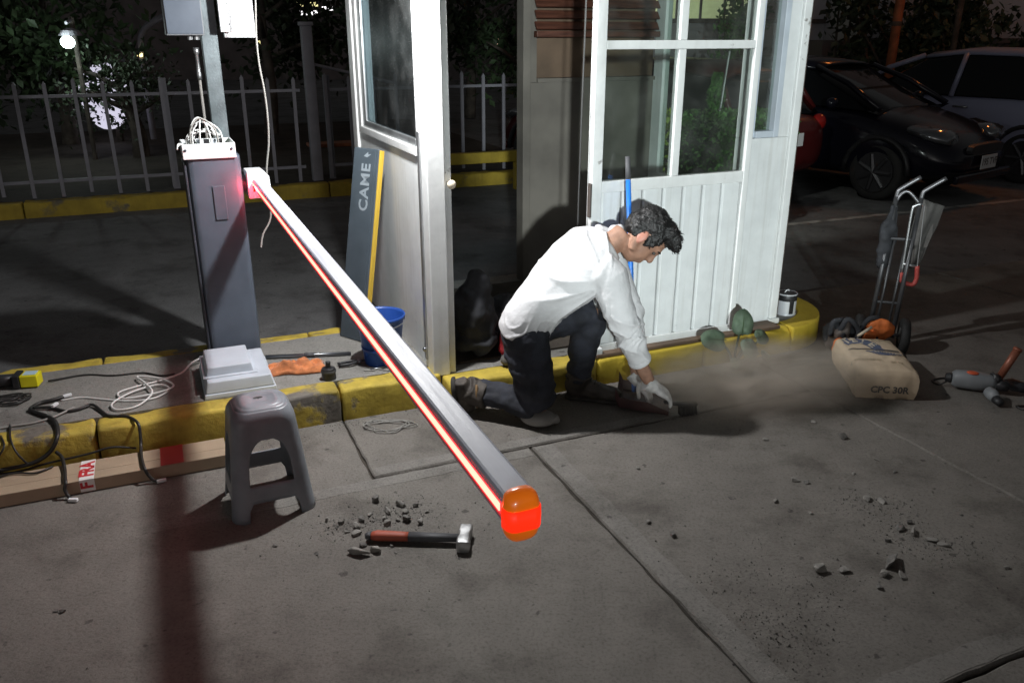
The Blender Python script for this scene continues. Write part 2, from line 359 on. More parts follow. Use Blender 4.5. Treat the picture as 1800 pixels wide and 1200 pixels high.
def tag(o, label=None, cat=None, group=None, kind=None):
    if label: o['label'] = label
    if cat: o['category'] = cat
    if group: o['group'] = group
    if kind: o['kind'] = kind
    return o
def thing(name, label, cat, u=None, v=None, z=0.0, rot=0.0, group=None, xy=None, kind=None):
    """an Empty at the base of a thing, turned with the kerb (uv) or with the world (xy)"""
    o = bpy.data.objects.new(name, None); COL.objects.link(o); o.empty_display_size = 0.05
    if xy is not None: o.location = (xy[0], xy[1], z); o.rotation_euler = (0, 0, rot)
    else: o.location = W(u, v, z); o.rotation_euler = (0, 0, ANG + rot)
    return tag(o, label, cat, group, kind)
def text_mesh(txt, size, extrude=0.0004, bold=0.0, spacing=1.0):
    cu = bpy.data.curves.new('txt', 'FONT'); cu.body = txt; cu.size = size; cu.extrude = extrude; cu.offset = bold
    cu.align_x = 'CENTER'; cu.align_y = 'CENTER'; cu.space_character = spacing; cu.resolution_u = 3
    o = bpy.data.objects.new('txt', cu); COL.objects.link(o)
    bpy.context.view_layer.update()
    me = bpy.data.meshes.new_from_object(o.evaluated_get(bpy.context.evaluated_depsgraph_get()))
    bpy.data.objects.remove(o); bpy.data.curves.remove(cu)
    return me
def text(name, txt, size, m, parent, M, bold=0.0, spacing=1.0, extrude=0.0004, fn=None):
    me = text_mesh(txt, size, extrude, bold, spacing); me.name = name
    for v in me.vertices:
        p = M @ v.co
        v.co = fn(p) if fn else p
    me.materials.clear(); me.materials.append(MATS[m])
    o = bpy.data.objects.new(name, me); COL.objects.link(o); o.parent = parent
    return o
def blob(name, mb, m, parent=None, voxel=0.010, it=6, fac=0.5, disp=None, loc=None, sub=0):
    """union the pieces of mb into one continuous surface"""
    me = mb.mesh('tmp'); t = bpy.data.objects.new('tmp', me); COL.objects.link(t)
    rm = t.modifiers.new('r', 'REMESH'); rm.mode = 'VOXEL'; rm.voxel_size = voxel; rm.use_smooth_shade = True
    sm = t.modifiers.new('s', 'SMOOTH'); sm.iterations = it; sm.factor = fac
    bpy.context.view_layer.update()
    me2 = bpy.data.meshes.new_from_object(t.evaluated_get(bpy.context.evaluated_depsgraph_get()))
    bpy.data.objects.remove(t); bpy.data.meshes.remove(me)
    me2.name = name
    if disp:
        nn = [v.normal.copy() for v in me2.vertices]
        for v, q in zip(me2.vertices, nn): v.co += disp(v.co.copy(), q)
    me2.materials.clear()
    for q in (m if isinstance(m, (list, tuple)) else [m]): me2.materials.append(MATS[q])
    for p in me2.polygons: p.use_smooth = True; p.material_index = 0
    o = bpy.data.objects.new(name, me2); COL.objects.link(o)
    if parent is not None: o.parent = parent
    if loc is not None: o.location = loc
    return o
def spline(pts, n=8):
    """Catmull-Rom through points"""
    P = [Vector(p) for p in pts]; P = [P[0] * 2 - P[1]] + P + [P[-1] * 2 - P[-2]]; out = []
    for i in range(1, len(P) - 2):
        for k in range(n):
            t = k / n; a, b, c, d = P[i - 1:i + 3]
            out.append(0.5 * ((2 * b) + (c - a) * t + (2 * a - 5 * b + 4 * c - d) * t * t + (3 * b - a - 3 * c + d) * t ** 3))
    out.append(P[-2]); return out
def nv(p, s, seed=0.0): return noise.noise(Vector(p) * s + Vector((seed, seed * 1.7, seed * 0.3)))

# =================================================================== THE SETTING
KH = 0.15            # kerb height
g = MB(); N = 24
g.add([(-150, -150, 0), (150, -150, 0), (150, 150, 0), (-150, 150, 0)], [(0, 1, 2, 3)])
ground = tag(g.build('ground', 'asphalt', loc=(0, 0, -0.02)), kind='structure')

# concrete slabs of the near lane, with open joints between them
def slab_poly(corners, jit=0.004, step=0.05, seed=1):
    rnd = random.Random(seed); out = []
    n = len(corners)
    for i in range(n):
        a = Vector(corners[i]); b = Vector(corners[(i + 1) % n]); d = b - a; m = max(2, int(d.length / step)); nrm = Vector((-d.y, d.x)).normalized()
        for k in range(m):
            t = k / m
            w = 0 if k == 0 else (noise.noise(Vector((i * 9.1 + t * d.length * 9, seed * 3.3, 0))) * jit * 1.6 + rnd.uniform(-jit, jit) * 0.6)
            out.append(a + d * t + nrm * w)
    return out
pave = tag(bpy.data.objects.new('concrete_pavement', None), kind='structure'); COL.objects.link(pave); pave.rotation_euler = (0, 0, ANG)
G = 0.006
slabs = [
    [(-2.9, -1.5), (1.30 - G, -1.5), (1.30 - G, 2.87 - G), (0.62 - G, 2.87 - G), (0.62 - G, 3.60), (-2.9, 3.60)],
    [(0.62 + G, 2.87 + G), (2.83 - G, 2.87 + G), (2.83 - G, 3.60), (0.62 + G, 3.60)],
    [(1.30 + G, 1.17 + G), (2.83 - 0.003, 1.17 + G), (2.83 - 0.003, 2.87 - G), (1.30 + G, 2.87 - G)],
    [(1.30 + G, -1.5), (2.83 - 0.003, -1.5), (2.83 - 0.003, 1.17 - G), (1.30 + G, 1.17 - G)],
    [(2.83 + 0.003, -1.5), (5.2, -1.5), (5.2, 1.17 - G), (2.83 + 0.003, 1.17 - G)],
    [(2.83 + 0.003, 1.17 + G), (5.2, 1.17 + G), (5.2, 4.2), (2.83 + 0.003, 4.2)],
    [(5.2 + G, -1.5), (8.5, -1.5), (8.5, 4.2), (5.2 + G, 4.2)],
    [(-6.2, -1.5), (-2.9 - G, -1.5), (-2.9 - G, 3.60), (-6.2, 3.60)],
]
for i, c in enumerate(slabs):
    poly = slab_poly(c, seed=i + 1); n = len(poly)
    b = MB(); ins = 0.006
    # top edge rounded by one small chamfer
    cen = sum(poly, Vector((0, 0))) / n
    def off(k):
        a, p, q = poly[k - 1], poly[k], poly[(k + 1) % n]
        d = (q - a); nr = Vector((-d.y, d.x)).normalized(); return p + nr * ins
    top = [off(k) for k in range(n)]
    vs = [(p.x, p.y, -0.05) for p in poly] + [(p.x, p.y, -0.006) for p in poly] + [(p.x, p.y, 0.0) for p in top]
    fs = [(k, (k + 1) % n, n + (k + 1) % n, n + k) for k in range(n)] + [(n + k, n + (k + 1) % n, 2 * n + (k + 1) % n, 2 * n + k) for k in range(n)] + [tuple(range(2 * n, 3 * n))]
    b.add(vs, fs); b.build('slab', 'pavement', pave)

# trowelled margins beside the joints
for c in ([(1.312, 1.19), (1.395, 1.19), (1.395, 2.855), (1.312, 2.855)], [(1.40, 1.184), (2.82, 1.184), (2.82, 1.262), (1.40, 1.262)], [(0.64, 2.884), (2.80, 2.884), (2.80, 2.945), (0.64, 2.945)], [(-0.2, 2.79), (1.285, 2.79), (1.285, 2.855), (-0.2, 2.855)]):
    poly = slab_poly(c, jit=0.006, seed=31 + int(c[0][0] * 10)); n = len(poly); b = MB()
    cen = sum(poly, Vector((0, 0))) / n; inn = [p + (cen - p).normalized() * 0.006 for p in poly]
    b.add([(p.x, p.y, -0.001) for p in poly] + [(p.x, p.y, 0.0012) for p in inn], [(k, (k + 1) % n, n + (k + 1) % n, n + k) for k in range(n)] + [tuple(range(n, 2 * n))]); b.build('slab_margin', 'margin', pave)
# dirt packed in the joints
dj = MB()
for (u0, v0, u1, v1) in [(0.62, 2.87, 0.62, 3.5), (0.62, 2.87, 2.83, 2.87), (1.30, -1.5, 1.30, 2.87), (1.3, 1.17, 5.2, 1.17), (2.83, -1.5, 2.83, 3.5)]:
    if u0 == u1: dj.box(u0 - 0.03, u0 + 0.03, v0, v1, -0.05, -0.015)
    else: dj.box(u0, u1, v0 - 0.03, v0 + 0.03, -0.052, -0.0155)
o = tag(dj.build('joint_dirt', 'dirt', rotz=ANG), 'dark dirt packed into the open slab joints', 'dirt', kind='stuff')

# white line on the far road
pl = MB(); pl.add([(5.2, 5.96, 0), (30, 5.96, 0), (30, 6.04, 0), (5.2, 6.04, 0)], [(0, 1, 2, 3)])
tag(pl.build('road_line', 'road_paint', loc=(0, 0, -0.016), rotz=ANG), kind='structure')

# traffic island: grey top and kerb blocks painted yellow
isl = tag(bpy.data.objects.new('traffic_island', None), kind='structure'); COL.objects.link(isl); isl.rotation_euler = (0, 0, ANG)
def kerb_block(u0, u1, v0, v1, m, seed, h=KH, rough=0.006, parent=isl, z0=-0.06):
    b = MB(); nu, nvv, nz_ = max(3, int((u1 - u0) / 0.045)), 3, 4
    bm = bmesh.new()
    bmesh.ops.create_grid(bm, x_segments=1, y_segments=1, size=0.5); bm.free()
    b.box(u0, u1, v0, v1, z0, h)
    me = b.mesh('kerb_block'); bm = bmesh.new(); bm.from_mesh(me)
    ed = [e for e in bm.edges]
    long_ = [e for e in ed if abs(e.verts[0].co.x - e.verts[1].co.x) > 1e-4]
    bmesh.ops.subdivide_edges(bm, edges=long_, cuts=nu, use_grid_fill=True)
    others = [e for e in bm.edges if abs(e.verts[0].co.x - e.verts[1].co.x) < 1e-5]
    bmesh.ops.subdivide_edges(bm, edges=others, cuts=2, use_grid_fill=True)
    bmesh.ops.bevel(bm, geom=[e for e in bm.edges if len(e.link_faces) == 2 and e.calc_face_angle(0) > 1.0], offset=0.014, segments=2, profile=0.6, affect='EDGES')
    for v in bm.verts:
        p = v.co
        q = Vector((noise.noise(p * 9 + Vector((seed, 0, 0))), noise.noise(p * 9 + Vector((0, seed, 5))), noise.noise(p * 9 + Vector((3, 0, seed)))))
        e = max(0.0, noise.noise(p * 4.5 + Vector((seed * 2.1, 1, 1))) - 0.25)       # chipped bites
        edge = (abs(p.z - h) < 0.03) and (abs(p.y - v0) < 0.03 or abs(p.y - v1) < 0.03)
        v.co += q * rough * (1.6 if edge else 0.8)
        if edge: v.co += Vector((0, 0.05 * e if abs(p.y - v0) < 0.03 else -0.05 * e, -0.06 * e))
    bm.to_mesh(me); bm.free()
    me.materials.append(MATS[m])
    for p in me.polygons: p.use_smooth = True
    o = bpy.data.objects.new('kerb_block', me); COL.objects.link(o); o.parent = parent
    return o
KW = 0.13
us = [-3.38, -2.38, -1.38, -0.38, 0.62, 1.10]
for i in range(len(us) - 1):
    kerb_block(us[i] + 0.004, us[i + 1] - 0.004, 3.43, 3.43 + KW, 'kerb_yellow_worn' if i in (2, 3) else 'kerb_yellow', i + 1.5)
for i, (a, b_) in enumerate([(1.10, 1.88), (1.88, 2.52), (2.52, 3.10)]):
    kerb_block(a + 0.004, b_ - 0.004, 3.335, 3.335 + KW, 'booth_kerb_yellow' if i else 'kerb_yellow', i + 20.5, h=0.135, rough=0.004)
for i in range(len(us) - 1):
    kerb_block(us[i] + 0.004, us[i + 1] - 0.104 * (i == 4) - 0.004, 4.20, 4.30, 'kerb_yellow', i + 31.5, h=0.148)
# rounded end of the island
b = MB(); arc_o = [(3.10 + 0.42 * math.sin(t), 3.755 - 0.42 * math.cos(t)) for t in [R(90) * k / 10 for k in range(11)]] + [(3.52, 4.3), (3.52, 4.95)]
arc_i = [(3.10 + 0.29 * math.sin(t), 3.755 - 0.29 * math.cos(t)) for t in [R(90) * k / 10 for k in range(11)]] + [(3.39, 4.3), (3.39, 4.95)]
b.prism(arc_o + arc_i[::-1], 'z', -0.06, 0.137); b.build('kerb_end', 'booth_kerb_yellow', isl, bevel=0.012)
# fill
b = MB(); b.box(-3.38, 1.10, 3.43 + KW - 0.002, 4.202, -0.06, KH - 0.003); b.build('island_top', 'island_top', isl)
b = MB(); b.prism([(1.10, 3.335 + KW - 0.002), (3.10, 3.335 + KW - 0.002)] + arc_i[1:] + [(1.10, 4.95)], 'z', -0.06, 0.134); b.build('island_top', 'island_top', isl)

# rear bed and kerb under the fence
bed = tag(bpy.data.objects.new('rear_bed', None), kind='structure'); COL.objects.link(bed); bed.rotation_euler = (0, 0, ANG)
b = MB(); b.box(-12, 4.6, 9.26, 16, -0.06, 0.115); b.build('soil', 'dirt', bed)
rk = [-9.0, -6.6, -4.6, -2.7, -1.25, 0.35, 1.7, 3.1, 4.6]
for i in range(len(rk) - 1):
    kerb_block(rk[i] + 0.006, rk[i + 1] - 0.006, 9.10, 9.26, 'rear_yellow', 50 + i, h=0.13, rough=0.006, parent=bed)

# ------------------------------------------------------------------ fence
FV = 9.46
def fence(u0, u1, posts, label, skip=()):
    t = thing('picket_fence', label, 'fence', u0, FV, 0.115)
    L = u1 - u0
    b = MB(); b.box(0, L, -0.012, 0.012, 0.955, 0.985); b.build('rail', 'fence_paint', t)
    b = MB(); b.box(0, L, -0.012, 0.012, 0.14, 0.17); b.build('rail', 'fence_paint', t)
    pm = MB(); pm.add([(-.017, -.012, .0), (.017, -.012, .0), (.017, .012, .0), (-.017, .012, .0), (-.017, -.012, 1.08), (.017, -.012, 1.08), (.017, .012, 1.08), (-.017, .012, 1.08), (0, -.012, 1.11), (0, .012, 1.11)],
        [(0, 3, 2, 1), (0, 1, 5, 8, 4), (2, 3, 7, 9, 6), (1, 2, 6, 5), (3, 0, 4, 7), (5, 6, 9, 8), (7, 4, 8, 9)])
    pmesh = pm.mesh('picket'); pmesh.materials.append(MATS['fence_paint'])
    n = int(L / 0.262)
    for k in range(n + 1):
        o = bpy.data.objects.new('picket', pmesh); COL.objects.link(o); o.parent = t
        o.location = (0.02 + k * 0.262, -0.026, 0.0 + 0.03 * ((k * 7) % 3 == 0)); o.rotation_euler = (R(random.uniform(-.6, .6)), R(random.uniform(-.7, .7)), 0)
    for p in posts:
        b = MB(); b.box(p - u0 - 0.032, p - u0 + 0.032, 0.0145, 0.075, -0.04, 1.12); b.build('post', 'fence_paint', t)
    return t
fence(-4.6, 1.52, [-4.5, -1.6, 0.16], 'pale grey picket fence above the rear yellow kerb, left of the tall gate post')
fence(1.78, 4.5, [1.82, 3.2, 4.4], 'pale grey picket fence seen behind and right of the booth opening')
t = thing('gate_post', 'tall square grey gate post with flat cap in the rear fence', 'post', 1.64, FV, 0.115)
b = MB(); b.box(-0.055, 0.055, -0.055, 0.055, -0.05, 1.62); b.build('shaft', 'fence_paint', t, bevel=0.006)
b = MB(); b.box(-0.07, 0.07, -0.07, 0.07, 1.62, 1.66); b.build('cap', 'fence_paint', t, bevel=0.006)
b = MB(); b.tube([(0.06, -0.03, 1.23), (0.95, -0.03, 1.02)], 0.016, 8); b.build('brace', 'fence_paint', t)
# yellow beam and bench behind the opening
t = thing('low_barrier', 'low yellow painted beam on short legs behind the booth opening', 'barrier', 2.98, 8.75)
b = MB(); b.box(-0.55, 0.95, -0.05, 0.05, 0.30, 0.42); b.build('beam', 'rear_yellow', t, bevel=0.01)
for du in (-0.4, 0.8):
    b = MB(); b.box(du - 0.04, du + 0.04, -0.04, 0.04, -0.02, 0.30); b.build('leg', 'rear_yellow', t, bevel=0.008)
t = thing('wooden_bench', 'small orange brown bench standing by the rear fence left of the booth', 'bench', 1.95, 9.75, 0.115)
b = MB(); b.box(-0.34, 0.34, -0.13, 0.13, 0.33, 0.37); b.build('seat', 'rust_pole', t, bevel=0.01)
for du in (-0.27, 0.27):
    b = MB(); b.box(du - 0.03, du + 0.03, -0.1, 0.1, 0, 0.33); b.build('leg', 'rust_pole', t)

# ------------------------------------------------------------------ trees and far things behind the fence
def leaf_cloud(mb, c, r, n, s, rnd, flat=1.0, clumps=9):
    cl = []
    for _ in range(clumps):
        d = Vector((rnd.gauss(0, 1), rnd.gauss(0, 1), rnd.gauss(0, 1))).normalized() * rnd.uniform(0.35, 1.0)
        cl.append((Vector((c[0] + d.x * r[0], c[1] + d.y * r[1], c[2] + d.z * r[2])), rnd.uniform(0.25, 0.5)))
    for _ in range(n):
        q, k = rnd.choice(cl)
        d = Vector((rnd.gauss(0, .55), rnd.gauss(0, .55), rnd.gauss(0, .5)))
        p = q + Vector((d.x * r[0] * k, d.y * r[1] * k, d.z * r[2] * k))
        M = Matrix.Translation(p) @ Euler((rnd.uniform(-1.2, 1.2), rnd.uniform(-1.2, 1.2), rnd.uniform(0, 6.3))).to_matrix().to_4x4()
        l = s * rnd.uniform(0.6, 1.3)
        mb.add([(-l * .5, 0, 0), (0, -l * .28, l * .05), (l * .5, 0, 0), (0, l * .28, l * .05)], [(0, 1, 2), (0, 2, 3)], M)
def tree(name, label, x, y, z0, h, cr, n, m, seed, s=0.16, group='dark trees behind the rear fence', low=0.45, clumps=12):
    rnd = random.Random(seed)
    t = thing(name, label, 'tree', xy=(x, y), z=z0, group=group)
    b = MB(); tip = Vector((rnd.uniform(-.2, .2), rnd.uniform(-.2, .2), h * 0.75))
    b.tube(spline([(0, 0, -0.1), tuple(tip * 0.3 + Vector((.06, 0, 0))), tuple(tip * 0.65), tuple(tip)], 5), [0.13 - 0.1 * k / 15 for k in range(16)], 8)
    for k in range(6):
        q = tip * rnd.uniform(0.35, 0.85); d = Vector((rnd.uniform(-1, 1) * cr[0], rnd.uniform(-1, 1) * cr[1], rnd.uniform(.2, .7) * cr[2]))
        b.tube([q, q + d * 0.45 + Vector((0, 0, .05)), q + d * 0.85], [0.045, 0.03, 0.012], 6)
    b.build('trunk', 'bark', t, smooth=True)
    c = MB(); leaf_cloud(c, (tip.x, tip.y, h * (low + 0.5 * (1 - low))), cr, n, s, rnd, clumps=clumps); c.build('crown', m, t)
    return t
tree('broadleaf_tree', 'dark leafy tree around the white lamp at the far left', -6.6, 12.6, 0.1, 3.3, (1.7, 1.0, 1.5), 3600, 'leaf_mid', 3, low=0.2, clumps=16)
tree('broadleaf_tree', 'dark tree whose branches cross the glowing round panel', -5.0, 11.3, 0.1, 1.55, (0.95, 0.4, 0.62), 1300, 'leaf_dark', 4, s=0.075, low=0.1, clumps=26)
tree('broadleaf_tree', 'dark tree behind the grey box on the steel post', -4.0, 14.0, 0.1, 3.2, (1.5, 1.0, 1.4), 2600, 'leaf_dark', 5, low=0.15)
tree('broadleaf_tree', 'dark tree between steel post and tall gate post', -2.4, 15.5, 0.1, 3.6, (1.5, 1.0, 1.6), 2600, 'leaf_dark', 6, low=0.1)
tree('broadleaf_tree', 'dark tree seen over the fence through the booth opening', 0.2, 15.5, 0.1, 3.4, (1.3, 1.0, 1.5), 2600, 'leaf_mid', 8, low=0.1)
tree('broadleaf_tree', 'dark tree left of the booth wall window', -0.9, 18, 0.1, 3.4, (1.5, 1.0, 1.6), 2200, 'leaf_dark', 9, low=0.1)
tree('broadleaf_tree', 'dark tree at the very left edge behind the fence', -8.2, 12.2, 0.1, 3.2, (1.3, 1.0, 1.5), 2600, 'leaf_dark', 11, low=0.1)

# dark building mass far behind with lit windows
t = thing('apartment_block', 'dark distant building with stacked bright windows above the fence', 'building', xy=(-5.5, 34), z=0)
b = MB(); b.box(-22, 14, 0, 8, -0.1, 11); b.build('wall', 'dark_wall', t)
def far_window(x, z, w, h, m):
    b = MB(); b.box(x - w / 2, x + w / 2, -0.03, 0.02, z - h / 2, z + h / 2); o = b.build('window', m, t)
    f = MB(); e = 0.07
    f.box(x - w / 2 - e, x + w / 2 + e, -0.06, 0.0, z + h / 2, z + h / 2 + e); f.box(x - w / 2 - e, x + w / 2 + e, -0.06, 0.0, z - h / 2 - e, z - h / 2)
    f.box(x - w / 2 - e, x - w / 2, -0.06, 0.0, z - h / 2, z + h / 2); f.box(x + w / 2, x + w / 2 + e, -0.06, 0.0, z - h / 2, z + h / 2)
    q = f.build('frame', 'dark_wall', o)
for (x, z, w, h, m) in [(-2.3, 2.42, 0.75, 0.16, 'win_white'), (-2.3, 2.72, 0.8, 0.15, 'win_yellow'), (-2.25, 2.98, 0.7, 0.15, 'win_white'), (-1.55, 2.57, 0.42, 0.14, 'win_white'), (-1.45, 2.95, 0.55, 0.12, 'win_white'), (-4.3, 1.35, 0.12, 0.14, 'win_yellow'), (-4.05, 1.33, 0.09, 0.1, 'win_yellow'), (4.9, 1.45, 0.16, 0.42, 'win_pink'), (5.5, 3.1, 0.4, 0.2, 'lamp_soft'), (-0.2, 2.0, 0.25, 0.12, 'booth_brown')]:
    far_window(x, z, w, h, m)

# glowing round panel behind the branches
t = thing('round_sign', 'glowing white round panel half hidden by branches behind the fence', 'sign', xy=(-6.0, 12.9), z=0.1)
b = MB(); M = Matrix.Translation((-0.1, 0, 0.70)) @ Matrix.Rotation(R(90), 4, 'X') @ Matrix.Diagonal((0.36, 0.50, 1, 1))
b.lathe([(0.9, 0), (1.0, 0.02), (1.0, 0.08)], 28, M); b.build('panel', 'sign_glow', t)
b = MB(); b.box(-0.04, 0.04, 0.0, 0.06, -0.15, 0.4); b.build('post', 'bark', t)
# far street lamp
t = thing('street_lamp', 'bright white street lamp shining among the trees at far left', 'street lamp', xy=(-5.45, 10.8), z=0.1)
b = MB(); b.tube([(0, 0.15, -0.1), (0, 0.15, 1.75)], 0.03, 8); b.build('pole', 'bark', t)
b = MB(); b.tube([(0, 0.15, 1.72), (0, 0.0, 1.68)], 0.02, 8); b.build('arm', 'fence_paint', t)
b = MB(); b.ell((0, -0.04, 1.46), (0.085, 0.06, 0.075)); lampface = b.build('lamp_head', 'lamp_glow', t, smooth=True)
b = MB(); b.lathe([(0.14, 0), (0.1, 0.06), (0.03, 0.09)], 16, Matrix.Translation((0, 0.06, 1.535))); b.build('hood', 'fence_paint', t)
ld = bpy.data.lights.new('street_light', 'POINT'); ld.energy = 16; ld.color = (0.85, 1.0, 0.98); ld.shadow_soft_size = 0.08
lo = bpy.data.objects.new('street_light', ld); COL.objects.link(lo); lo.parent = t; lo.location = (0, -0.2, 1.46)
t = thing('street_lamp', 'dark curved arm street lamp with tiny yellow light left of the steel post', 'street lamp', xy=(-5.6, 13.2), z=0.0)
b = MB(); b.tube(spline([(0, 0, -0.1), (0, 0, 1.3), (0.1, 0, 1.72), (0.5, 0, 1.92), (0.9, 0, 1.97)], 6), 0.05, 8); b.build('pole', 'fence_paint', t, smooth=True)
b = MB(); b.ell((0.02, -0.1, 1.36), (0.05, 0.03, 0.03)); b.build('bulb', 'lamp_soft', t)

# greenery and wall lit behind the booth, seen through its side window
def hedge(name, label, cat, u, v, sx, sy, sz, n, m, seed, s=0.05, z=0.0):
    rnd = random.Random(seed); t = thing(name, label, cat, u, v, z)
    b = MB(); b.box(-sx * .9, sx * .9, -sy * .9, sy * .9, -0.03, sz * 0.85); b.build('core', 'leaf_dark', t)
    c = MB()
    for _ in range(n):
        f = rnd.random()
        p = Vector((rnd.uniform(-1, 1) * sx, rnd.uniform(-1, 1) * sy, rnd.uniform(0.05, 1) * sz))
        k = rnd.randrange(3)
        if k == 0: p.z = sz * rnd.uniform(.86, 1.03)
        elif k == 1: p.y = -sy * rnd.uniform(.9, 1.06)
        else: p.x = -sx * rnd.uniform(.9, 1.06)
        M = Matrix.Translation(p) @ Euler((rnd.uniform(-1.2, 1.2), rnd.uniform(-1.2, 1.2), rnd.uniform(0, 6.3))).to_matrix().to_4x4(); l = s * rnd.uniform(.6, 1.3)
        c.add([(-l * .5, 0, 0), (0, -l * .3, l * .06), (l * .5, 0, 0), (0, l * .3, l * .06)], [(0, 1, 2), (0, 2, 3)], M)
    c.build('foliage', m, t); return t
hedge('clipped_hedge', 'bright green clipped hedge seen through the right door panes', 'hedge', 4.75, 6.35, 0.62, 0.3, 0.97, 5200, 'leaf_hedge', 21)
hedge('lime_shrub', 'small lime yellow shrub at the left end of the hedge', 'shrub', 4.02, 6.30, 0.10, 0.2, 1.02, 900, 'leaf_lime', 22)
t = thing('conical_shrub', 'dark green cone shaped shrub rising behind the hedge', 'shrub', 5.12, 6.95, 0.0)
b = MB(); b.tube([(0, 0, -0.03), (0, 0, 1.1)], [0.03, 0.01], 6); b.build('trunk', 'bark', t)
rnd = random.Random(5); c = MB()
for _ in range(1800):
    h = rnd.random() ** 0.8; r = 0.22 * (1 - h) * (0.8 + 0.3 * math.sin(h * 25)) + 0.04; a = rnd.uniform(0, 6.3); rr = r * math.sqrt(rnd.uniform(.3, 1))
    M = Matrix.Translation((rr * math.cos(a), rr * math.sin(a), 0.35 + 0.95 * h)) @ Euler((rnd.uniform(-1.2, 1.2), rnd.uniform(-1.2, 1.2), a)).to_matrix().to_4x4(); l = 0.05 * rnd.uniform(.6, 1.3)
    c.add([(-l * .5, 0, 0), (0, -l * .3, l * .06), (l * .5, 0, 0), (0, l * .3, l * .06)], [(0, 1, 2), (0, 2, 3)], M)
c.build('foliage', 'leaf_hedge', t)
t = thing('leaning_stake', 'thin pale stake leaning over the hedge behind the door pane', 'stake', 5.08, 6.78, 0.0)
b = MB(); b.tube([(-0.12, 0, -0.02), (0.10, 0.1, 1.5)], 0.012, 8); b.build('rod', 'galvanised', t)
# pale building with lit windows beyond the hedge, seen through the upper right pane
t = thing('pale_building', 'pale building with yellowish lit windows seen through the upper right pane', 'building', xy=(4.3, 19.5), z=0)
b = MB(); b.box(-1.8, 2.6, 0, 4, -0.1, 5.5); b.build('wall', 'pale_wall', t)
for k in range(5):
    b = MB(); b.box(-1.7 + k * 0.52, -1.7 + k * 0.52 + 0.46, -0.03, 0.01, 1.98, 3.0); o = b.build('window', 'win_green', t)
    b = MB(); b.box(-1.74 + k * 0.52, -1.70 + k * 0.52, -0.05, 0.0, 1.96, 3.02); b.build('frame', 'booth_brown', o)
b = MB(); b.box(-1.8, 2.6, -0.06, -0.003, 1.88, 1.965); b.build('window_ledge', 'booth_brown', t)
tree('broadleaf_tree', 'dark green tree beside the pale building seen through the upper pane', 4.15, 15.5, 0.0, 3.0, (0.5, 0.5, 0.9), 1200, 'leaf_hedge', 31, low=0.2, s=0.12)

# ------------------------------------------------------------------ guard booth
B0 = (1.12, 3.50)
booth = thing('guard_booth', 'white guard booth with open doorway and panelled lower walls on the island', 'booth', *B0, 0.134)
# local frame: x = u-1.12, y = v-3.50, z from island top
DEP, WID, HT = 1.30, 1.95, 2.50
ZW0, ZW1 = 0.93, 2.15     # windows of the side wall
b = MB(); b.box(-0.055, 0.028, -0.05, 0.075, 0, HT); b.build('corner_post', 'booth_frame', booth, bevel=0.006)
b = MB(); b.box(0.0285, 0.062, -0.03, 0.05, 0, HT); b.build('door_jamb', 'booth_frame', booth, bevel=0.004)
b = MB(); b.box(-0.064, -0.056, 0.03, 0.06, 0.06, 1.12); b.build('steel_strip', 'galvanised', booth, bevel=0.002)
b = MB(); b.ell((-0.066, 0.045, 0.11), (0.012, 0.012, 0.012)); b.build('bolt', 'chrome', booth, smooth=True)
b = MB(); b.tube([(0.05, -0.03, 0.90), (0.053, -0.05, 0.90)], 0.012, 10); b.ell((0.053, -0.06, 0.90), (0.02, 0.016, 0.02)); b.build('knob', 'bag_pale', booth, smooth=True)
# left wall
lw = MB(); lw.box(-0.04, 0.02, 0.077, DEP - 0.05, 0, 1.0); lw.build('left_wall', 'booth_white', booth, bevel=0.004)
fr = MB(); fr.box(-0.045, 0.025, 0.077, 0.125, 1.002, HT); fr.box(-0.045, 0.025, DEP - 0.12, DEP - 0.05, 1.002, HT); fr.box(-0.043, 0.023, 0.127, DEP - 0.122, 2.2, HT)
fr.box(-0.052, 0.03, 0.127, DEP - 0.122, 1.003, 1.04)
w1 = fr.build('side_window_frame', 'booth_frame', booth, bevel=0.004)
b = MB(); b.box(-0.036, -0.016, 0.127, 0.165, 1.042, 2.198); b.box(-0.036, -0.016, DEP - 0.20, DEP - 0.124, 1.042, 2.198); b.box(-0.037, -0.015, 0.167, DEP - 0.202, 1.042, 1.075); b.build('sash', 'galvanised', w1, bevel=0.003)
b = MB(); b.box(-0.028, -0.023, 0.16, DEP - 0.19, 1.07, 2.2); b.build('pane', 'pane_left', booth)
# back wall (right part only) and back post
b = MB(); b.box(-0.055, 0.055, DEP - 0.048, DEP + 0.05, 0, HT); b.build('corner_post', 'booth_frame', booth, bevel=0.006)
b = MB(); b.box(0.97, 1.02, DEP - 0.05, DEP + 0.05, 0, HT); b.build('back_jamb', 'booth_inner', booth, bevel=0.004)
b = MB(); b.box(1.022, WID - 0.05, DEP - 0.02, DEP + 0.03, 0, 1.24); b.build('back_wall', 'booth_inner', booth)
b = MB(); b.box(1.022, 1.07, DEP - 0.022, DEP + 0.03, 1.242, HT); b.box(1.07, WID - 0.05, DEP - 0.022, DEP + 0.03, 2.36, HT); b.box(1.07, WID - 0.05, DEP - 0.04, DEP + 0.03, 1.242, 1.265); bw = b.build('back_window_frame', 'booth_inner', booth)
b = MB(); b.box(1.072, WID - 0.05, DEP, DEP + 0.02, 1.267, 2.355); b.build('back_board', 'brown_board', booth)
sl = None
for k in range(13):
    z = 1.565 + k * 0.062
    b = MB(); b.box(1.045, WID - 0.06, -0.026, 0.026, -0.004, 0.004)
    o = b.build('slat', 'wood_slat', booth); o.location = (0, DEP - 0.055, z); o.rotation_euler = (R(52), 0, 0)
b = MB(); b.box(1.04, WID - 0.06, DEP - 0.09, DEP - 0.042, 1.50, 1.535); b.build('blind_rail', 'wood_slat', booth, bevel=0.004)
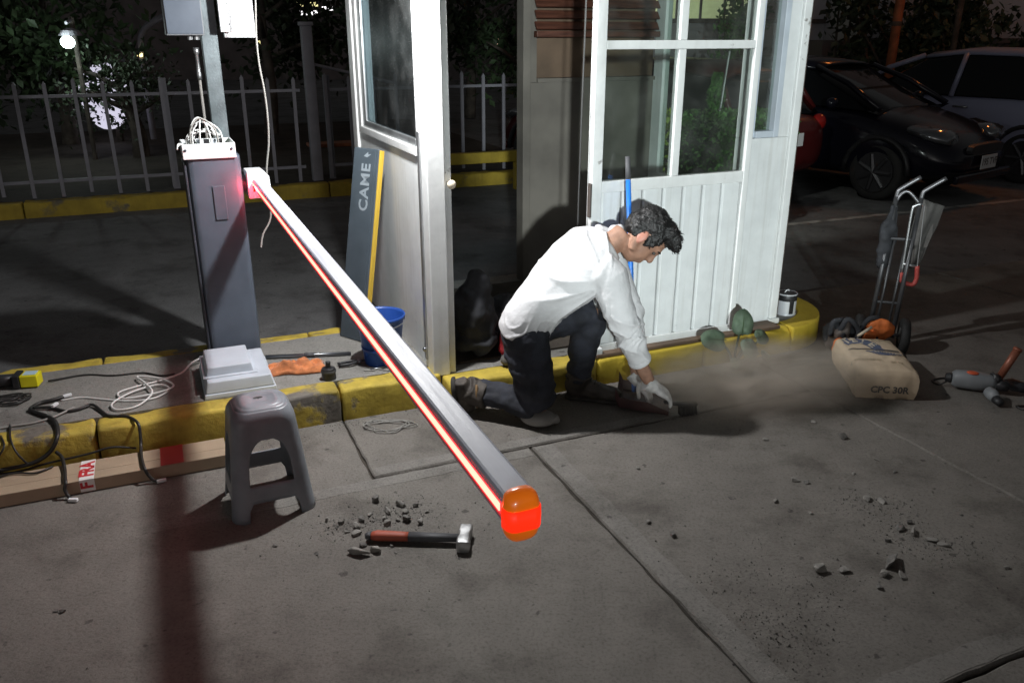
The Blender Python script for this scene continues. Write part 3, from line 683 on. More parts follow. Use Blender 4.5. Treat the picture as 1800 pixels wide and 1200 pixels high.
# right wall with its window
b = MB(); b.box(WID - 0.05, WID, 0.05, DEP - 0.02, 0, 0.66); b.box(WID - 0.05, WID, 0.05, DEP - 0.02, 2.2, HT); b.box(WID - 0.05, WID, 0.05, 0.10, 0.662, 2.198); b.box(WID - 0.05, WID, DEP - 0.12, DEP - 0.02, 0.662, 2.198)
b.build('right_wall', 'booth_white', booth)
b = MB(); b.box(WID - 0.03, WID - 0.025, 0.10, DEP - 0.12, 0.66, 2.2); b.build('pane', 'pane', booth)
# front wall right of the door leaf, with a narrow window
b = MB(); b.box(1.62, 1.905, -0.035, 0.03, 0.0, 1.02); b.box(1.62, 1.665, -0.035, 0.03, 1.021, HT); b.box(1.835, 1.905, -0.035, 0.03, 1.021, HT); b.box(1.666, 1.834, -0.034, 0.03, 2.2, HT)
b.build('front_wall', 'booth_white', booth, bevel=0.003)
b = MB(); b.box(1.667, 1.69, -0.03, 0.02, 1.022, 2.198); b.box(1.80, 1.833, -0.042, 0.02, 1.022, 2.198); b.box(1.691, 1.799, -0.042, 0.02, 1.022, 1.055); b.build('narrow_window_frame', 'white_plastic', booth, bevel=0.003)
b = MB(); b.box(1.691, 1.799, -0.005, 0.0, 1.05, 2.2); b.build('pane', 'pane', booth)
b = MB(); b.box(1.906, 1.955, -0.05, 0.05, 0.03, HT); b.build('corner_post', 'booth_frame', booth, bevel=0.006)
b = MB(); b.box(1.895, 1.965, -0.062, 0.06, 0.0, 0.032); b.build('post_foot', 'booth_frame', booth, bevel=0.004)
b = MB(); b.box(1.956, 1.985, -0.02, 0.06, 0.0, HT); b.build('side_trim', 'booth_brown', booth, bevel=0.003)
# sill of cement under the wall, floor and roof
b = MB(); b.box(0.70, 1.90, -0.15, -0.04, 0.003, 0.022); b.build('cement_sill', 'brown_board', booth, bevel=0.004)
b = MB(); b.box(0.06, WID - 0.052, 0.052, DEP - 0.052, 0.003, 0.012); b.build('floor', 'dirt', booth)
b = MB(); b.box(-0.25, WID + 0.25, -0.72, DEP + 0.2, HT + 0.03, HT + 0.12); b.build('roof', 'booth_white', booth, bevel=0.01)
b = MB(); b.box(0.056, 1.905, -0.03, 0.05, 2.25, HT); b.build('lintel', 'booth_white', booth)
# wire down the jamb
b = MB(); b.tube(spline([(0.685, -0.075, 2.2), (0.68, -0.078, 1.6), (0.672, -0.08, 1.1), (0.668, -0.082, 0.55), (0.675, -0.08, 0.25)], 6), 0.004, 6); b.build('wire', 'cable_black', booth)

# sliding door leaf
DU0, DW = 1.842, 0.898
leaf = thing('sliding_door', 'white sliding door with four panes above vertical boards, behind the kneeling person', 'door', DU0, 3.415, 0.142)
DH, MID, BOT = 2.3, 0.84, 0.05
b = MB()
b.box(0, 0.055, -0.022, 0.022, 0, DH); stile = b.build('stile', 'booth_frame', leaf, bevel=0.004)
b = MB(); b.box(DW - 0.035, DW, -0.022, 0.022, 0, DH); b.build('stile', 'booth_frame', leaf, bevel=0.004)
for (z0, z1) in [(0, 0.05), (MID - 0.03, MID + 0.025), (1.445, 1.483), (2.24, DH)]:
    b = MB(); b.box(0.0555, DW - 0.0355, -0.02, 0.02, z0, z1); b.build('rail', 'booth_frame', leaf, bevel=0.003)
b = MB(); b.box(0.435, 0.475, -0.0195, 0.0195, MID + 0.0255, 1.4445); b.build('mullion', 'booth_frame', leaf, bevel=0.003)
b = MB(); b.box(0.435, 0.475, -0.0195, 0.0195, 1.4835, 2.2395); b.build('mullion', 'booth_frame', leaf, bevel=0.003)
for (x0, x1) in [(0.056, 0.4345), (0.4755, DW - 0.036)]:
    for (z0, z1) in [(MID + 0.026, 1.444), (1.484, 2.239)]:
        b = MB(); b.box(x0, x1, -0.003, 0.001, z0, z1); b.build('pane', 'pane', leaf)
nb = 7; bw_ = (DW - 0.036 - 0.056) / nb
for k in range(nb):
    x0 = 0.056 + k * bw_
    b = MB(); b.prism([(x0 + 0.004, 0.012), (x0 + 0.004, -0.004), (x0 + 0.012, -0.013), (x0 + bw_ - 0.012, -0.013 - 0.001 * (k % 2)), (x0 + bw_ - 0.004, -0.004), (x0 + bw_ - 0.004, 0.012)], 'z', 0.0505, MID - 0.0305); b.build('board', 'booth_white', leaf, bevel=0.002)
b = MB(); b.box(0.056, DW - 0.036, 0.0125, 0.018, 0.051, MID - 0.031); b.build('backing', 'booth_inner', leaf)
b = MB(); b.box(-0.012, 0.0, -0.03, -0.005, 0.70, 0.86); b.build('latch', 'booth_brown', leaf, bevel=0.003)
b = MB(); b.box(-0.05, 0.075, -0.06, 0.03, -0.004, 0.045); b.build('guide_block', 'booth_frame', leaf, bevel=0.006)

# flood lamp under the eave: the light of the scene
fl = thing('flood_lamp', 'white flood lamp on a bracket at the left corner of the booth', 'lamp', 0.89, 3.34, 1.945)
b = MB(); b.tube([(0.0, 0.0, -0.03), (0.08, 0.05, 0.02), (0.175, 0.11, 0.02)], 0.01, 8); b.build('bracket', 'black_plastic', fl)
b = MB(); b.box(-0.11, 0.11, -0.08, 0.08, -0.075, -0.041); b.build('housing', 'black_plastic', fl, bevel=0.006)
b = MB(); b.box(-0.095, 0.095, -0.065, 0.065, -0.0775, -0.0755); b.build('lens', 'flood_face', fl)
ld = bpy.data.lights.new('flood_light', 'POINT'); ld.energy = LAMP_W; ld.color = (0.985, 0.995, 1.0); ld.shadow_soft_size = 0.035
lo = bpy.data.objects.new('flood_light', ld); COL.objects.link(lo); lo.parent = fl; lo.location = (0, 0, -0.115)
# added narrow flood behind the camera, no known source, brightens the booth front
ff = thing('added_flood', 'added unseen flood lamp on a short pole, brightening the booth front', 'lamp', xy=(0.3, -7.0), z=-0.02)
b = MB(); b.tube([(0, 0, 0), (0, 0, 2.25)], 0.04, 10); b.build('pole', 'steel_post', ff, smooth=True)
b = MB(); b.cbox((0, 0.0, 2.33), (0.26, 0.10, 0.18)); b.build('housing', 'black_plastic', ff, bevel=0.01)
b = MB(); b.cbox((0, 0.052, 2.33), (0.23, 0.002, 0.15)); b.build('lens', 'flood_face', ff)
ld = bpy.data.lights.new('added_flood_light', 'SPOT'); ld.energy = FRONT_W; ld.color = (0.90, 1.0, 1.0); ld.spot_size = R(15.5); ld.spot_blend = 0.45; ld.shadow_soft_size = 0.12
lo = bpy.data.objects.new('added_flood_light', ld); COL.objects.link(lo); lo.parent = ff; lo.location = (0, 0.2, 2.33)
lo.rotation_euler = (Vector((1.05, 4.1, 1.35)) - Vector((0.3, -6.8, 2.31))).to_track_quat('-Z', 'Y').to_euler()
# small unseen spot added at the far roof corner to light the hedge
hl = thing('added_hedge_lamp', 'small unseen spot lamp added at the rear booth roof corner to light the hedge', 'lamp', 3.3, 5.0, 2.66)
b = MB(); b.lathe([(0.05, -0.12), (0.05, -0.02), (0.02, 0.0)], 14); b.build('housing', 'black_plastic', hl)
ld = bpy.data.lights.new('added_hedge_light', 'SPOT'); ld.energy = 110; ld.color = (0.95, 1.0, 0.92); ld.spot_size = R(52); ld.spot_blend = 0.6; ld.shadow_soft_size = 0.06
lo = bpy.data.objects.new('added_hedge_light', ld); COL.objects.link(lo); lo.parent = hl; lo.location = (0, 0, -0.14)
d = W(4.75, 6.3, 0.75) - W(3.3, 5.0, 2.5); q = d.to_track_quat('-Z', 'Y').to_euler(); lo.rotation_euler = (Matrix.Rotation(-ANG, 3, 'Z') @ d.to_track_quat('-Z', 'Y').to_matrix()).to_euler()

# ------------------------------------------------------------------ cars
def make_car(name, label, x, y, yaw, body, scale=1.0, plate=None, suv=0.0, group='cars parked beyond the road line'):
    t = thing(name, label, 'car', xy=(x, y), z=-0.02, rot=yaw, group=group)
    t.scale = (scale,) * 3
    L = 4.0
    # lower body sections: x, half width, z bottom, z shoulder, crown
    S = [(-2.0, .55, .42, .72, .04), (-1.93, .72, .30, .86, .05), (-1.6, .80, .24, .93, .05), (-1.0, .83, .21, .95, .05), (0, .84, .20, .94, .04), (0.75, .84, .20, .92, .06), (1.15, .83, .21, .87, .075), (1.6, .80, .22, .76, .07), (1.88, .72, .26, .62, .05), (2.0, .52, .34, .52, .03)]
    vs = []; nring = 14
    for (sx, hw, zb, zs, cr) in S:
        zs += suv * .1
        half = [(0, zb), (hw * .8, zb), (hw * .97, zb + .1), (hw, zb + (zs - zb) * .5), (hw * .985, zs - .12), (hw * .90, zs - .015), (hw * .55, zs + cr * .75), (0, zs + cr)]
        ring = half + [(-a, c) for a, c in half[-2:0:-1]]
        vs += [(sx, a, c) for a, c in ring]
    fs = [(i * nring + k, i * nring + (k + 1) % nring, (i + 1) * nring + (k + 1) % nring, (i + 1) * nring + k) for i in range(len(S) - 1) for k in range(nring)]
    fs += [tuple(range(nring))[::-1], tuple(range((len(S) - 1) * nring, len(S) * nring))]
    b = MB(); b.add(vs, fs); b.build('body', body, t, smooth=True, sub=2)
    # cabin
    zr = 1.40 + suv * .2
    C = [(-1.86, .66, .90, .52, .97), (-1.45, .74, .92, .58, zr - .10), (-0.9, .76, .93, .60, zr - .01), (-0.2, .77, .93, .61, zr), (0.25, .77, .93, .58, zr - .06), (1.12, .72, .90, .52, .93)]
    def cab(C, inset, zoff):
        vs = []
        for (sx, wb, zb, wt, zt) in C:
            ring = [(wb - inset, zb), (wt + .02 - inset, zt - .07), (wt * .75, zt - inset + zoff), (-wt * .75, zt - inset + zoff), (-wt - .02 + inset, zt - .07), (-wb + inset, zb)]
            vs += [(sx, a, c + suv * .05) for a, c in ring]
        n = 6; fs = [(i * n + k, i * n + (k + 1) % n, (i + 1) * n + (k + 1) % n, (i + 1) * n + k) for i in range(len(C) - 1) for k in range(n)]
        return vs, fs + [tuple(range(n))[::-1], tuple(range((len(C) - 1) * n, len(C) * n))]
    b = MB(); b.add(*cab(C, 0.0, 0.0)); b.build('windows', 'car_glass', t, smooth=False, bevel=0.03)
    rf = MB(); pts = [(-1.5, .56, zr - .09), (-.9, .60, zr + .012), (-.2, .61, zr + .022), (0.3, .57, zr - .035)]
    vsr = []; 
    for (sx, w_, z_) in pts: vsr += [(sx, -w_, z_ - .045), (sx, -w_ * .6, z_), (sx, 0, z_ + .012), (sx, w_ * .6, z_), (sx, w_, z_ - .045)]
    rf.add([(a, c, d_ + suv * .05) for a, c, d_ in vsr], [(i * 5 + k, i * 5 + k + 1, (i + 1) * 5 + k + 1, (i + 1) * 5 + k) for i in range(3) for k in range(4)])
    o = rf.build('roof', body, t, smooth=True); md = o.modifiers.new('s', 'SOLIDIFY'); md.thickness = .03
    for s in (-1, 1):
        for P in ([(1.16, .73 * s, .93), (0.72, .65 * s, zr - .23), (0.28, .58 * s, zr - .07)], [(-.25, .785 * s, .93), (-.27, .70 * s, zr - .25), (-.28, .62 * s, zr - .04)], [(-1.75, .70 * s, .93), (-1.6, .63 * s, zr - .25), (-1.42, .58 * s, zr - .10)]):
            b = MB(); b.tube([(a, c, d_ + suv * .05) for a, c, d_ in P], .032, 8); b.build('pillar', body, t, smooth=True)
        b = MB(); b.loft([((1.86, .50 * s, .665 + suv * .08), (0, .13, 0), (-.02, 0, .055)), ((1.80, .54 * s, .69 + suv * .08), (0.06, .17, 0), (-.03, 0, .075)), ((1.58, .64 * s, .74 + suv * .08), (.08, .12, 0), (-.03, 0, .06))], 12); b.build('headlight', 'lens', t, smooth=True)
        b = MB(); b.ell((-1.88, .62 * s, .80 + suv * .08), (.07, .10, .09)); b.build('tail_light', 'tail_red', t, smooth=True)
        b = MB(); b.ell((.72, .92 * s, .98 + suv * .06), (.06, .08, .06)); b.build('mirror', body, t, smooth=True)
        for k in (-.35, .55):
            b = MB(); b.tube([(k - .16, .845 * s, .80 + suv * .1), (k + .02, .848 * s, .80 + suv * .1)], .014, 6); b.build('door_handle', 'lens', t, smooth=True)
        for wx in (-1.25, 1.25):
            M = Matrix.Translation((wx, .70 * s, .30)) @ Matrix.Rotation(R(90), 4, 'X')
            b = MB(); b.lathe([(.20, -.10), (.27, -.12), (.30, -.09), (.305, 0), (.30, .09), (.27, .12), (.20, .10)], 26, M); wh = b.build('wheel', 'black_rubber', t, smooth=True)
            b = MB(); b.lathe([(.20, -.135 * s * -1 if False else -.125), (.21, .125)], 20, M)
            for q in range(7):
                a = 2 * math.pi * q / 7
                b.tube([M @ Vector((0, 0, -.131 * s)), M @ Vector((.19 * math.cos(a), .19 * math.sin(a), -.131 * s))], [.03, .02], 6)
            b.build('rim', 'rim', wh, smooth=False)
            ar = MB(); ar.tube([(wx + .36 * math.cos(a), .815 * s, .30 + .36 * math.sin(a)) for a in [math.pi * q / 12 for q in range(13)]], .03, 6); ar.build('wheel_arch', 'black_plastic', t, smooth=True)
    b = MB(); b.loft([((2.01, 0, .56 + suv * .05), (0, .36, 0), (0, 0, .05)), ((1.96, 0, .56 + suv * .05), (0, .38, 0), (0, 0, .06))], 16, 4); b.build('grille', 'black_plastic', t)
    b = MB(); b.box(-.03, .03, -.60, .60, .24, .33, Matrix.Translation((2.0, 0, 0))); b.build('bumper', body, t, bevel=.02)
    b = MB(); b.box(2.035, 2.045, -.17, .17, .36, .50); p = b.build('number_plate', 'plate', t, bevel=.003)
    b = MB(); b.box(-2.02, -2.0, -.17, .17, .60, .73); b.build('number_plate', 'plate', t, bevel=.003)
    if plate: text('plate_letters', plate, .10, 'bag_black', p, Matrix.Translation((2.0465, 0, .43)) @ Matrix.Rotation(R(90), 4, 'Z') @ Matrix.Rotation(R(90), 4, 'X'), bold=.002)
    return t
make_car('parked_car', 'dark blue hatchback with front turned to the camera, orange glints on its headlight', 3.72, 10.33, R(-52), 'car_dark', plate='195 TVF')
make_car('parked_car', 'silver blue car behind the dark hatchback, seen from the side', 5.98, 11.38, R(125), 'car_silver', suv=0.35)
make_car('parked_car', 'dark red car half hidden by the booth, only its lit rear end showing', 1.6, 10.1, R(128), 'car_red')

# ------------------------------------------------------------------ right background
t = thing('sodium_lamp', 'orange sodium street lamp over the parked cars', 'street lamp', xy=(8.6, 12.6), z=-0.02)
b = MB(); b.tube([(0, 0, 0), (0, 0, 5.0)], [0.07, 0.05], 10); b.build('pole', 'rust_pole', t, smooth=True)
b = MB(); b.tube(spline([(0, 0, 5.0), (-0.3, -0.4, 5.25), (-0.9, -1.2, 5.3)], 5), 0.03, 8); b.build('arm', 'rust_pole', t, smooth=True)
b = MB(); b.ell((-1.0, -1.35, 5.27), (0.13, 0.2, 0.07)); b.build('lamp_head', 'galvanised', t, smooth=True)
b = MB(); b.ell((-1.0, -1.35, 5.20), (0.24, 0.34, 0.12)); b.build('bulb', 'sodium_face', t, smooth=True)
ld = bpy.data.lights.new('sodium_light', 'POINT'); ld.energy = 28; ld.color = (1.0, 0.30, 0.08); ld.shadow_soft_size = 0.12
lo = bpy.data.objects.new('sodium_light', ld); COL.objects.link(lo); lo.parent = t; lo.location = (-1.0, -1.35, 4.9)
t = thing('utility_pole', 'rusty orange lit pole rising behind the dark hatchback', 'pole', xy=(6.35, 14.6), z=-0.02)
b = MB(); b.tube([(0, 0, 0), (0.02, 0, 5)], 0.075, 10); b.build('shaft', 'rust_pole', t, smooth=True)
b = MB(); b.lathe([(0.08, 1.8), (0.083, 1.81), (0.083, 1.86), (0.08, 1.87)], 12); b.build('band', 'bark', t)
t = thing('utility_pole', 'thin dark pole above the silver car roof', 'pole', xy=(7.35, 14.6), z=-0.02)
b = MB(); b.tube([(0, 0, 0), (0.02, 0, 5)], 0.05, 10); b.build('shaft', 'bark', t, smooth=True)
b = MB(); b.lathe([(0.055, 2.0), (0.058, 2.01), (0.058, 2.05), (0.055, 2.06)], 12); b.build('band', 'bark', t)
t = thing('warehouse', 'dark building with a pale upper wall behind the parked cars', 'building', xy=(9.8, 17.5), z=-0.02)
b = MB(); b.box(-3.6, 9, 0, 5, 0, 1.55); b.build('lower_wall', 'dark_wall', t)
b = MB(); b.box(-2.9, 9, 0.1, 5, 1.551, 6); b.build('upper_wall', 'pale_wall', t)
b = MB(); b.box(-3.0, 9, -0.06, 0.099, 1.50, 1.60); b.build('ledge', 'dark_wall', t)
def bush_wall(label, x, y, sx, sy, h, n, seed):
    rnd = random.Random(seed); t = thing('bushy_hedge', label, 'hedge', xy=(x, y), z=-0.02, group='dark bushes behind the parked cars')
    b = MB()
    for k in range(9): b.tube([(rnd.uniform(-sx, sx), rnd.uniform(-.2, .2), -.02), (rnd.uniform(-sx, sx), rnd.uniform(-.2, .2), h * .7)], [.04, .015], 6)
    b.build('stems', 'bark', t)
    c = MB(); 
    for k in range(4): leaf_cloud(c, (-sx + sx * 2 * (k + .5) / 4, 0, h * .5), (sx * .4, sy, h * .55), n // 4, .17, rnd, clumps=10)
    c.build('foliage', 'leaf_dark', t)
bush_wall('dark tall bushes behind the dark hatchback roof', 7.0, 15.6, 1.3, .6, 3.2, 3600, 41)
bush_wall('dark bushes below the pale wall behind the silver car', 8.8, 16.2, 2.4, .6, 2.2, 3200, 42)

# ------------------------------------------------------------------ steel post with boxes, behind the cabinet
t = thing('steel_post', 'square dark grey steel post standing behind the barrier cabinet', 'post', 0.315, 4.52, -0.02)
b = MB(); b.box(-0.038, 0.038, -0.038, 0.038, 0, 2.7); b.build('shaft', 'steel_post', t, bevel=0.005)
b = MB(); b.box(-0.08, 0.08, -0.08, 0.08, 0, 0.012); b.build('base_plate', 'steel_post', t, bevel=0.003)
b = MB(); b.tube([(-0.068, -0.01, 0.9), (-0.068, -0.01, 1.46)], 0.007, 8); b.build('conduit', 'cable_grey', t)
b = MB(); b.lathe([(0.011, 0), (0.013, 0.02), (0.011, 0.04), (0.009, 0.12), (0.014, 0.125), (0.014, 0.15)], 12, Matrix.Translation((-0.068, -0.01, 1.46))); b.build('conduit_fitting', 'galvanised', t, smooth=True)
b = MB(); b.tube([(-0.068, -0.01, 1.2), (-0.03, -0.01, 1.2)], 0.005, 6); b.build('clip', 'galvanised', t)
t = thing('junction_box', 'dark grey metal box fixed on the left of the steel post', 'box', 0.325, 4.44, 1.585)
b = MB(); b.box(-0.205, -0.035, -0.02, 0.16, 0.06, 0.5); b.build('case', 'drill_grey', t, bevel=0.004)
b = MB(); b.box(-0.2, -0.04, -0.026, -0.021, 0.066, 0.5); b.build('door', 'cabinet_grey', t, bevel=0.002)
for dx in (-0.10, -0.07): 
    b = MB(); b.lathe([(0.013, -0.02), (0.013, 0.0)], 10, Matrix.Translation((dx, 0.03, 0.06))); b.build('gland', 'galvanised', t)
t = thing('open_panel', 'white metal cabinet panel with hinge strip right of the steel post', 'panel', 0.36, 4.45, 1.585)
b = MB(); b.box(0.02, 0.165, -0.02, 0.0, 0.05, 0.55); b.build('door', 'white_metal', t, bevel=0.003)
b = MB(); b.box(0.002, 0.055, -0.06, -0.021, 0.075, 0.55); b.build('flange', 'white_metal', t, bevel=0.003)
for k in range(5):
    b = MB(); b.lathe([(0.0035, 0), (0.0035, 0.002)], 8, Matrix.Translation((0.043, -0.0605, 0.11 + k * 0.045)) @ Matrix.Rotation(R(90), 4, 'X')); b.build('hole', 'cabinet_dark', t)
for (a, c) in ((0.15, 0.075), (0.15, 0.3), (0.10, 0.065)):
    b = MB(); b.lathe([(0.003, 0), (0.003, 0.002)], 8, Matrix.Translation((a, -0.0205, c)) @ Matrix.Rotation(R(90), 4, 'X')); b.build('screw', 'cabinet_dark', t)

# hanging wire
b = MB(); rnd = random.Random(2)
pts = [(-1.17 + 0.01 * math.sin(k * 1.3) + 0.003 * rnd.uniform(-1, 1) + (0.0 if k < 12 else -0.012 * (k - 12)), 4.05, 2.6 - k * 0.12) for k in range(16)] + [(-1.235, 4.02, 0.72), (-1.245, 4.0, 0.66)]
tag(b.tube(spline([(p[0] + 1.2, p[1] - 4.0, p[2] - 0.7) for p in pts], 4), 0.0045, 6).build('hanging_wire', 'cable_grey', loc=(-1.2, 4.0, 0.7)), 'thin grey wire hanging down beside the barrier cabinet', 'wire')

# ------------------------------------------------------------------ barrier cabinet
cab = thing('barrier_cabinet', 'dark grey barrier cabinet with open top standing on the island', 'barrier cabinet', 0.235, 4.0, KH - 0.003)
CW, CD, CH = 0.117, 0.27, 0.985
b = MB(); b.prism([(-CW + 0.03, 0), (CW - 0.03, 0), (CW - 0.006, 0.012), (CW, 0.035), (CW, CD), (-CW, CD), (-CW, 0.02), (-CW + 0.008, 0.008)], 'z', 0, CH); b.build('shell', 'cabinet_grey', cab, bevel=0.004)
b = MB(); b.box(-CW - 0.012, -CW - 0.001, 0.015, CD - 0.01, 0.01, CH - 0.03); b.build('side_panel', 'cabinet_dark', cab, bevel=0.003)
b = MB(); b.box(-0.02, 0.033, -0.006, -0.0005, 0.70, 0.855); b.build('label_plate', 'cabinet_grey', cab, bevel=0.002)
b = MB(); b.box(-CW - 0.01, CW - 0.018, -0.012, -0.004, CH - 0.005, CH + 0.062); b.box(-CW - 0.01, CW - 0.018, CD - 0.06, CD - 0.052, CH + 0.002, CH + 0.06); b.box(-CW - 0.01, -CW - 0.004, -0.0035, CD - 0.0605, CH + 0.002, CH + 0.058); b.box(CW - 0.026, CW - 0.019, -0.0035, CD - 0.0605, CH + 0.002, CH + 0.062); b.box(-CW - 0.003, CW - 0.027, -0.0035, CD - 0.0605, CH + 0.002, CH + 0.008)
tray = b.build('control_tray', 'white_metal', cab, bevel=0.002)
b = MB(); b.box(-0.10, 0.06, 0.03, 0.19, CH + 0.012, CH + 0.04); b.build('circuit_board', 'leaf_hedge', tray, bevel=0.002)
for k in range(5):
    b = MB(); b.box(-0.09 + k * 0.03, -0.066 + k * 0.03, 0.035, 0.06, CH + 0.041, CH + 0.075); b.build('terminal', 'white_plastic' if k % 2 else 'black_plastic', tray, bevel=0.002)
for (dx, m) in ((CW - 0.035, 'cabinet_dark'), (-CW + 0.002, 'cabinet_dark')):
    b = MB(); b.lathe([(0.006, 0), (0.006, 0.003)], 10, Matrix.Translation((dx, -0.0125, CH + 0.035)) @ Matrix.Rotation(R(90), 4, 'X')); b.build('screw', m, tray)
rnd = random.Random(12)
for k in range(9):
    x0 = -0.09 + rnd.uniform(-.02, .05); x1 = 0.0 + rnd.uniform(0, .08); hh = 0.09 + rnd.uniform(-.02, .055); y0 = rnd.uniform(.02, .12)
    b = MB(); b.tube(spline([(x0, y0, CH + 0.035), (x0 + .005, y0, CH + 0.05 + hh * .5), ((x0 + x1) / 2 - .01, y0 + .01, CH + 0.035 + hh), (x1 - .01, y0 + .01, CH + 0.04 + hh * .6), (x1, y0 + rnd.uniform(-.02, .02), CH + 0.03)], 6), 0.0038, 6); b.build('wire', 'cable_white' if k != 4 else 'cable_grey', tray, smooth=True)
for k in range(3):
    b = MB(); b.tube(spline([(-CW + .01, .03 + k * .02, CH + .05), (-CW - .02, .02 + k * .02, CH + .062 - k * .008), (-CW - .03, .0 + k * .03, CH + .04)], 4), .004, 6); b.build('wire', 'cable_white', tray, smooth=True)
# arm mount
b = MB(); b.prism([(0.0, 0.78), (0.0, 0.905), (0.075, 0.905), (0.100, 0.88), (0.105, 0.79), (0.097, 0.78)], 'y', 0.03, 0.17, Matrix.Translation((CW + 0.022, 0, 0))); b.build('arm_mount', 'white_metal', cab, bevel=0.004)
b = MB(); b.tube([(CW - 0.005, 0.12, 0.84), (CW + 0.03, 0.12, 0.84)], 0.04, 16); b.build('pivot', 'cabinet_dark', cab)

# ------------------------------------------------------------------ barrier arm: profile in x (across) and z, running along -v
arm = thing('boom_arm', 'silver boom barrier arm with glowing red LED strip and orange end cap', 'barrier arm', 0.425, 4.06, 0.985)
AW, AH = 0.0275, 0.039      # half width, half height
Y0, Y1 = -3.085, 0.04
ZT, ZB, ZS = 0.034, -0.014, 0.012      # top, bottom, height of the strip
prof = [(-AW + .004, ZB), (AW - .006, ZB), (AW, ZB + .006), (AW, ZT - .012), (AW - .001, ZT - .007), (AW - .004, ZT - .003), (AW - .009, ZT), (-AW + .008, ZT), (-AW + .004, ZT - .002), (-AW + .001, ZT - .006), (-AW, ZT - .011), (-AW, ZB + .004)]
b = MB(); b.prism(prof, 'y', Y0, Y1); b.build('profile', 'aluminium', arm)
b = MB(); b.box(-AW - 0.0032, -AW - 0.0012, Y0 + .004, Y1 - .03, ZS - 0.0062, ZS + 0.0062); b.build('led_strip', 'led_core', arm)
b = MB(); b.box(-AW - 0.0011, -AW + 0.0005, Y0 + .004, Y1 - .03, ZS - 0.0165, ZS + 0.0095); b.build('led_bloom', 'led_bloom', arm)  # glowing band painting the strip's bloom on the profile, no real cover
b = MB(); b.box(-AW - 0.010, -AW - 0.0012, -0.115, -0.095, -0.012, 0.012); b.build('added_root_glow', 'led_cap', arm, bevel=0.002)  # glowing block and red point light added to redden the cabinet front
ld = bpy.data.lights.new('added_root_light', 'POINT'); ld.energy = 1.1; ld.color = (1.0, 0.05, 0.10); ld.shadow_soft_size = 0.012
lo = bpy.data.objects.new('added_root_light', ld); COL.objects.link(lo); lo.parent = arm; lo.location = (-AW - 0.024, -0.105, 0.0)
# end cap: rounded box, with the lit middle
def capsec(sx, sz, y, n=24, p=3.2):
    out = []
    for k in range(n):
        t_ = 2 * math.pi * k / n; c_, s_ = math.cos(t_), math.sin(t_)
        out.append((math.copysign(abs(c_) ** (2 / p), c_) * sx, y, math.copysign(abs(s_) ** (2 / p), s_) * sz))
    return out
secs = [capsec(AW + .001, AH + .003, Y0 + .002), capsec(AW + .0015, AH + .004, Y0 - .008), capsec(AW - .001, AH + .001, Y0 - .018), capsec(AW - .006, AH - .006, Y0 - .024), capsec(AW - .014, AH - .016, Y0 - .026)]
b = MB(); n = 24; vs = sum(secs, []); b.add(vs, [(i * n + k, i * n + (k + 1) % n, (i + 1) * n + (k + 1) % n, (i + 1) * n + k) for i in range(4) for k in range(n)] + [tuple(range(n)), tuple(range(4 * n, 5 * n))]); b.build('end_cap', 'orange_cap', arm, smooth=True)
LZ0, LZ1 = -.017, .016
def litsec(sx, y): return [(x, y, max(LZ0, min(LZ1, z))) for (x, y, z) in capsec(sx, .05, y, p=4)]
secs = [litsec(AW + .0027, Y0 - .004), litsec(AW + .0008, Y0 - .018), litsec(AW - .0045, Y0 - .0255), litsec(AW - .012, Y0 - .0285)]
b = MB(); vs = sum(secs, []); b.add(vs, [(i * n + k, i * n + (k + 1) % n, (i + 1) * n + (k + 1) % n, (i + 1) * n + k) for i in range(3) for k in range(n)] + [tuple(range(n)), tuple(range(3 * n, 4 * n))]); b.build('lit_reflector', 'led_cap', arm, smooth=True)

# ------------------------------------------------------------------ things on the island
T = KH - 0.003
t = thing('plastic_cover', 'pale blue grey plastic motor cover lying at the foot of the cabinet', 'cover', 0.205, 3.56, T)
def frus(b, x0, x1, y0, y1, z0, z1, ins):
    vs = [(x0, y0, z0), (x1, y0, z0), (x1, y1, z0), (x0, y1, z0), (x0 + ins, y0 + ins, z1), (x1 - ins, y0 + ins, z1), (x1 - ins, y1 - ins, z1), (x0 + ins, y1 - ins, z1)]
    return b.add(vs, [(3, 2, 1, 0), (4, 5, 6, 7), (0, 1, 5, 4), (1, 2, 6, 5), (2, 3, 7, 6), (3, 0, 4, 7)])
b = MB(); frus(b, -0.155, 0.155, 0.0, 0.40, 0.0, 0.022, 0.003); b.build('rim', 'white_plastic', t, bevel=0.004)
b = MB(); frus(b, -0.148, 0.148, 0.007, 0.393, 0.0225, 0.074, 0.012); b.build('shell', 'white_plastic', t, bevel=0.006)
b = MB(); frus(b, -0.135, 0.07, 0.075, 0.34, 0.0745, 0.118, 0.008); b.build('raised_lid', 'white_plastic', t, bevel=0.006)
b = MB(); frus(b, -0.15, 0.085, 0.06, 0.36, 0.0744, 0.080, 0.003); b.build('lid_seam', 'white_plastic', t, bevel=0.002)

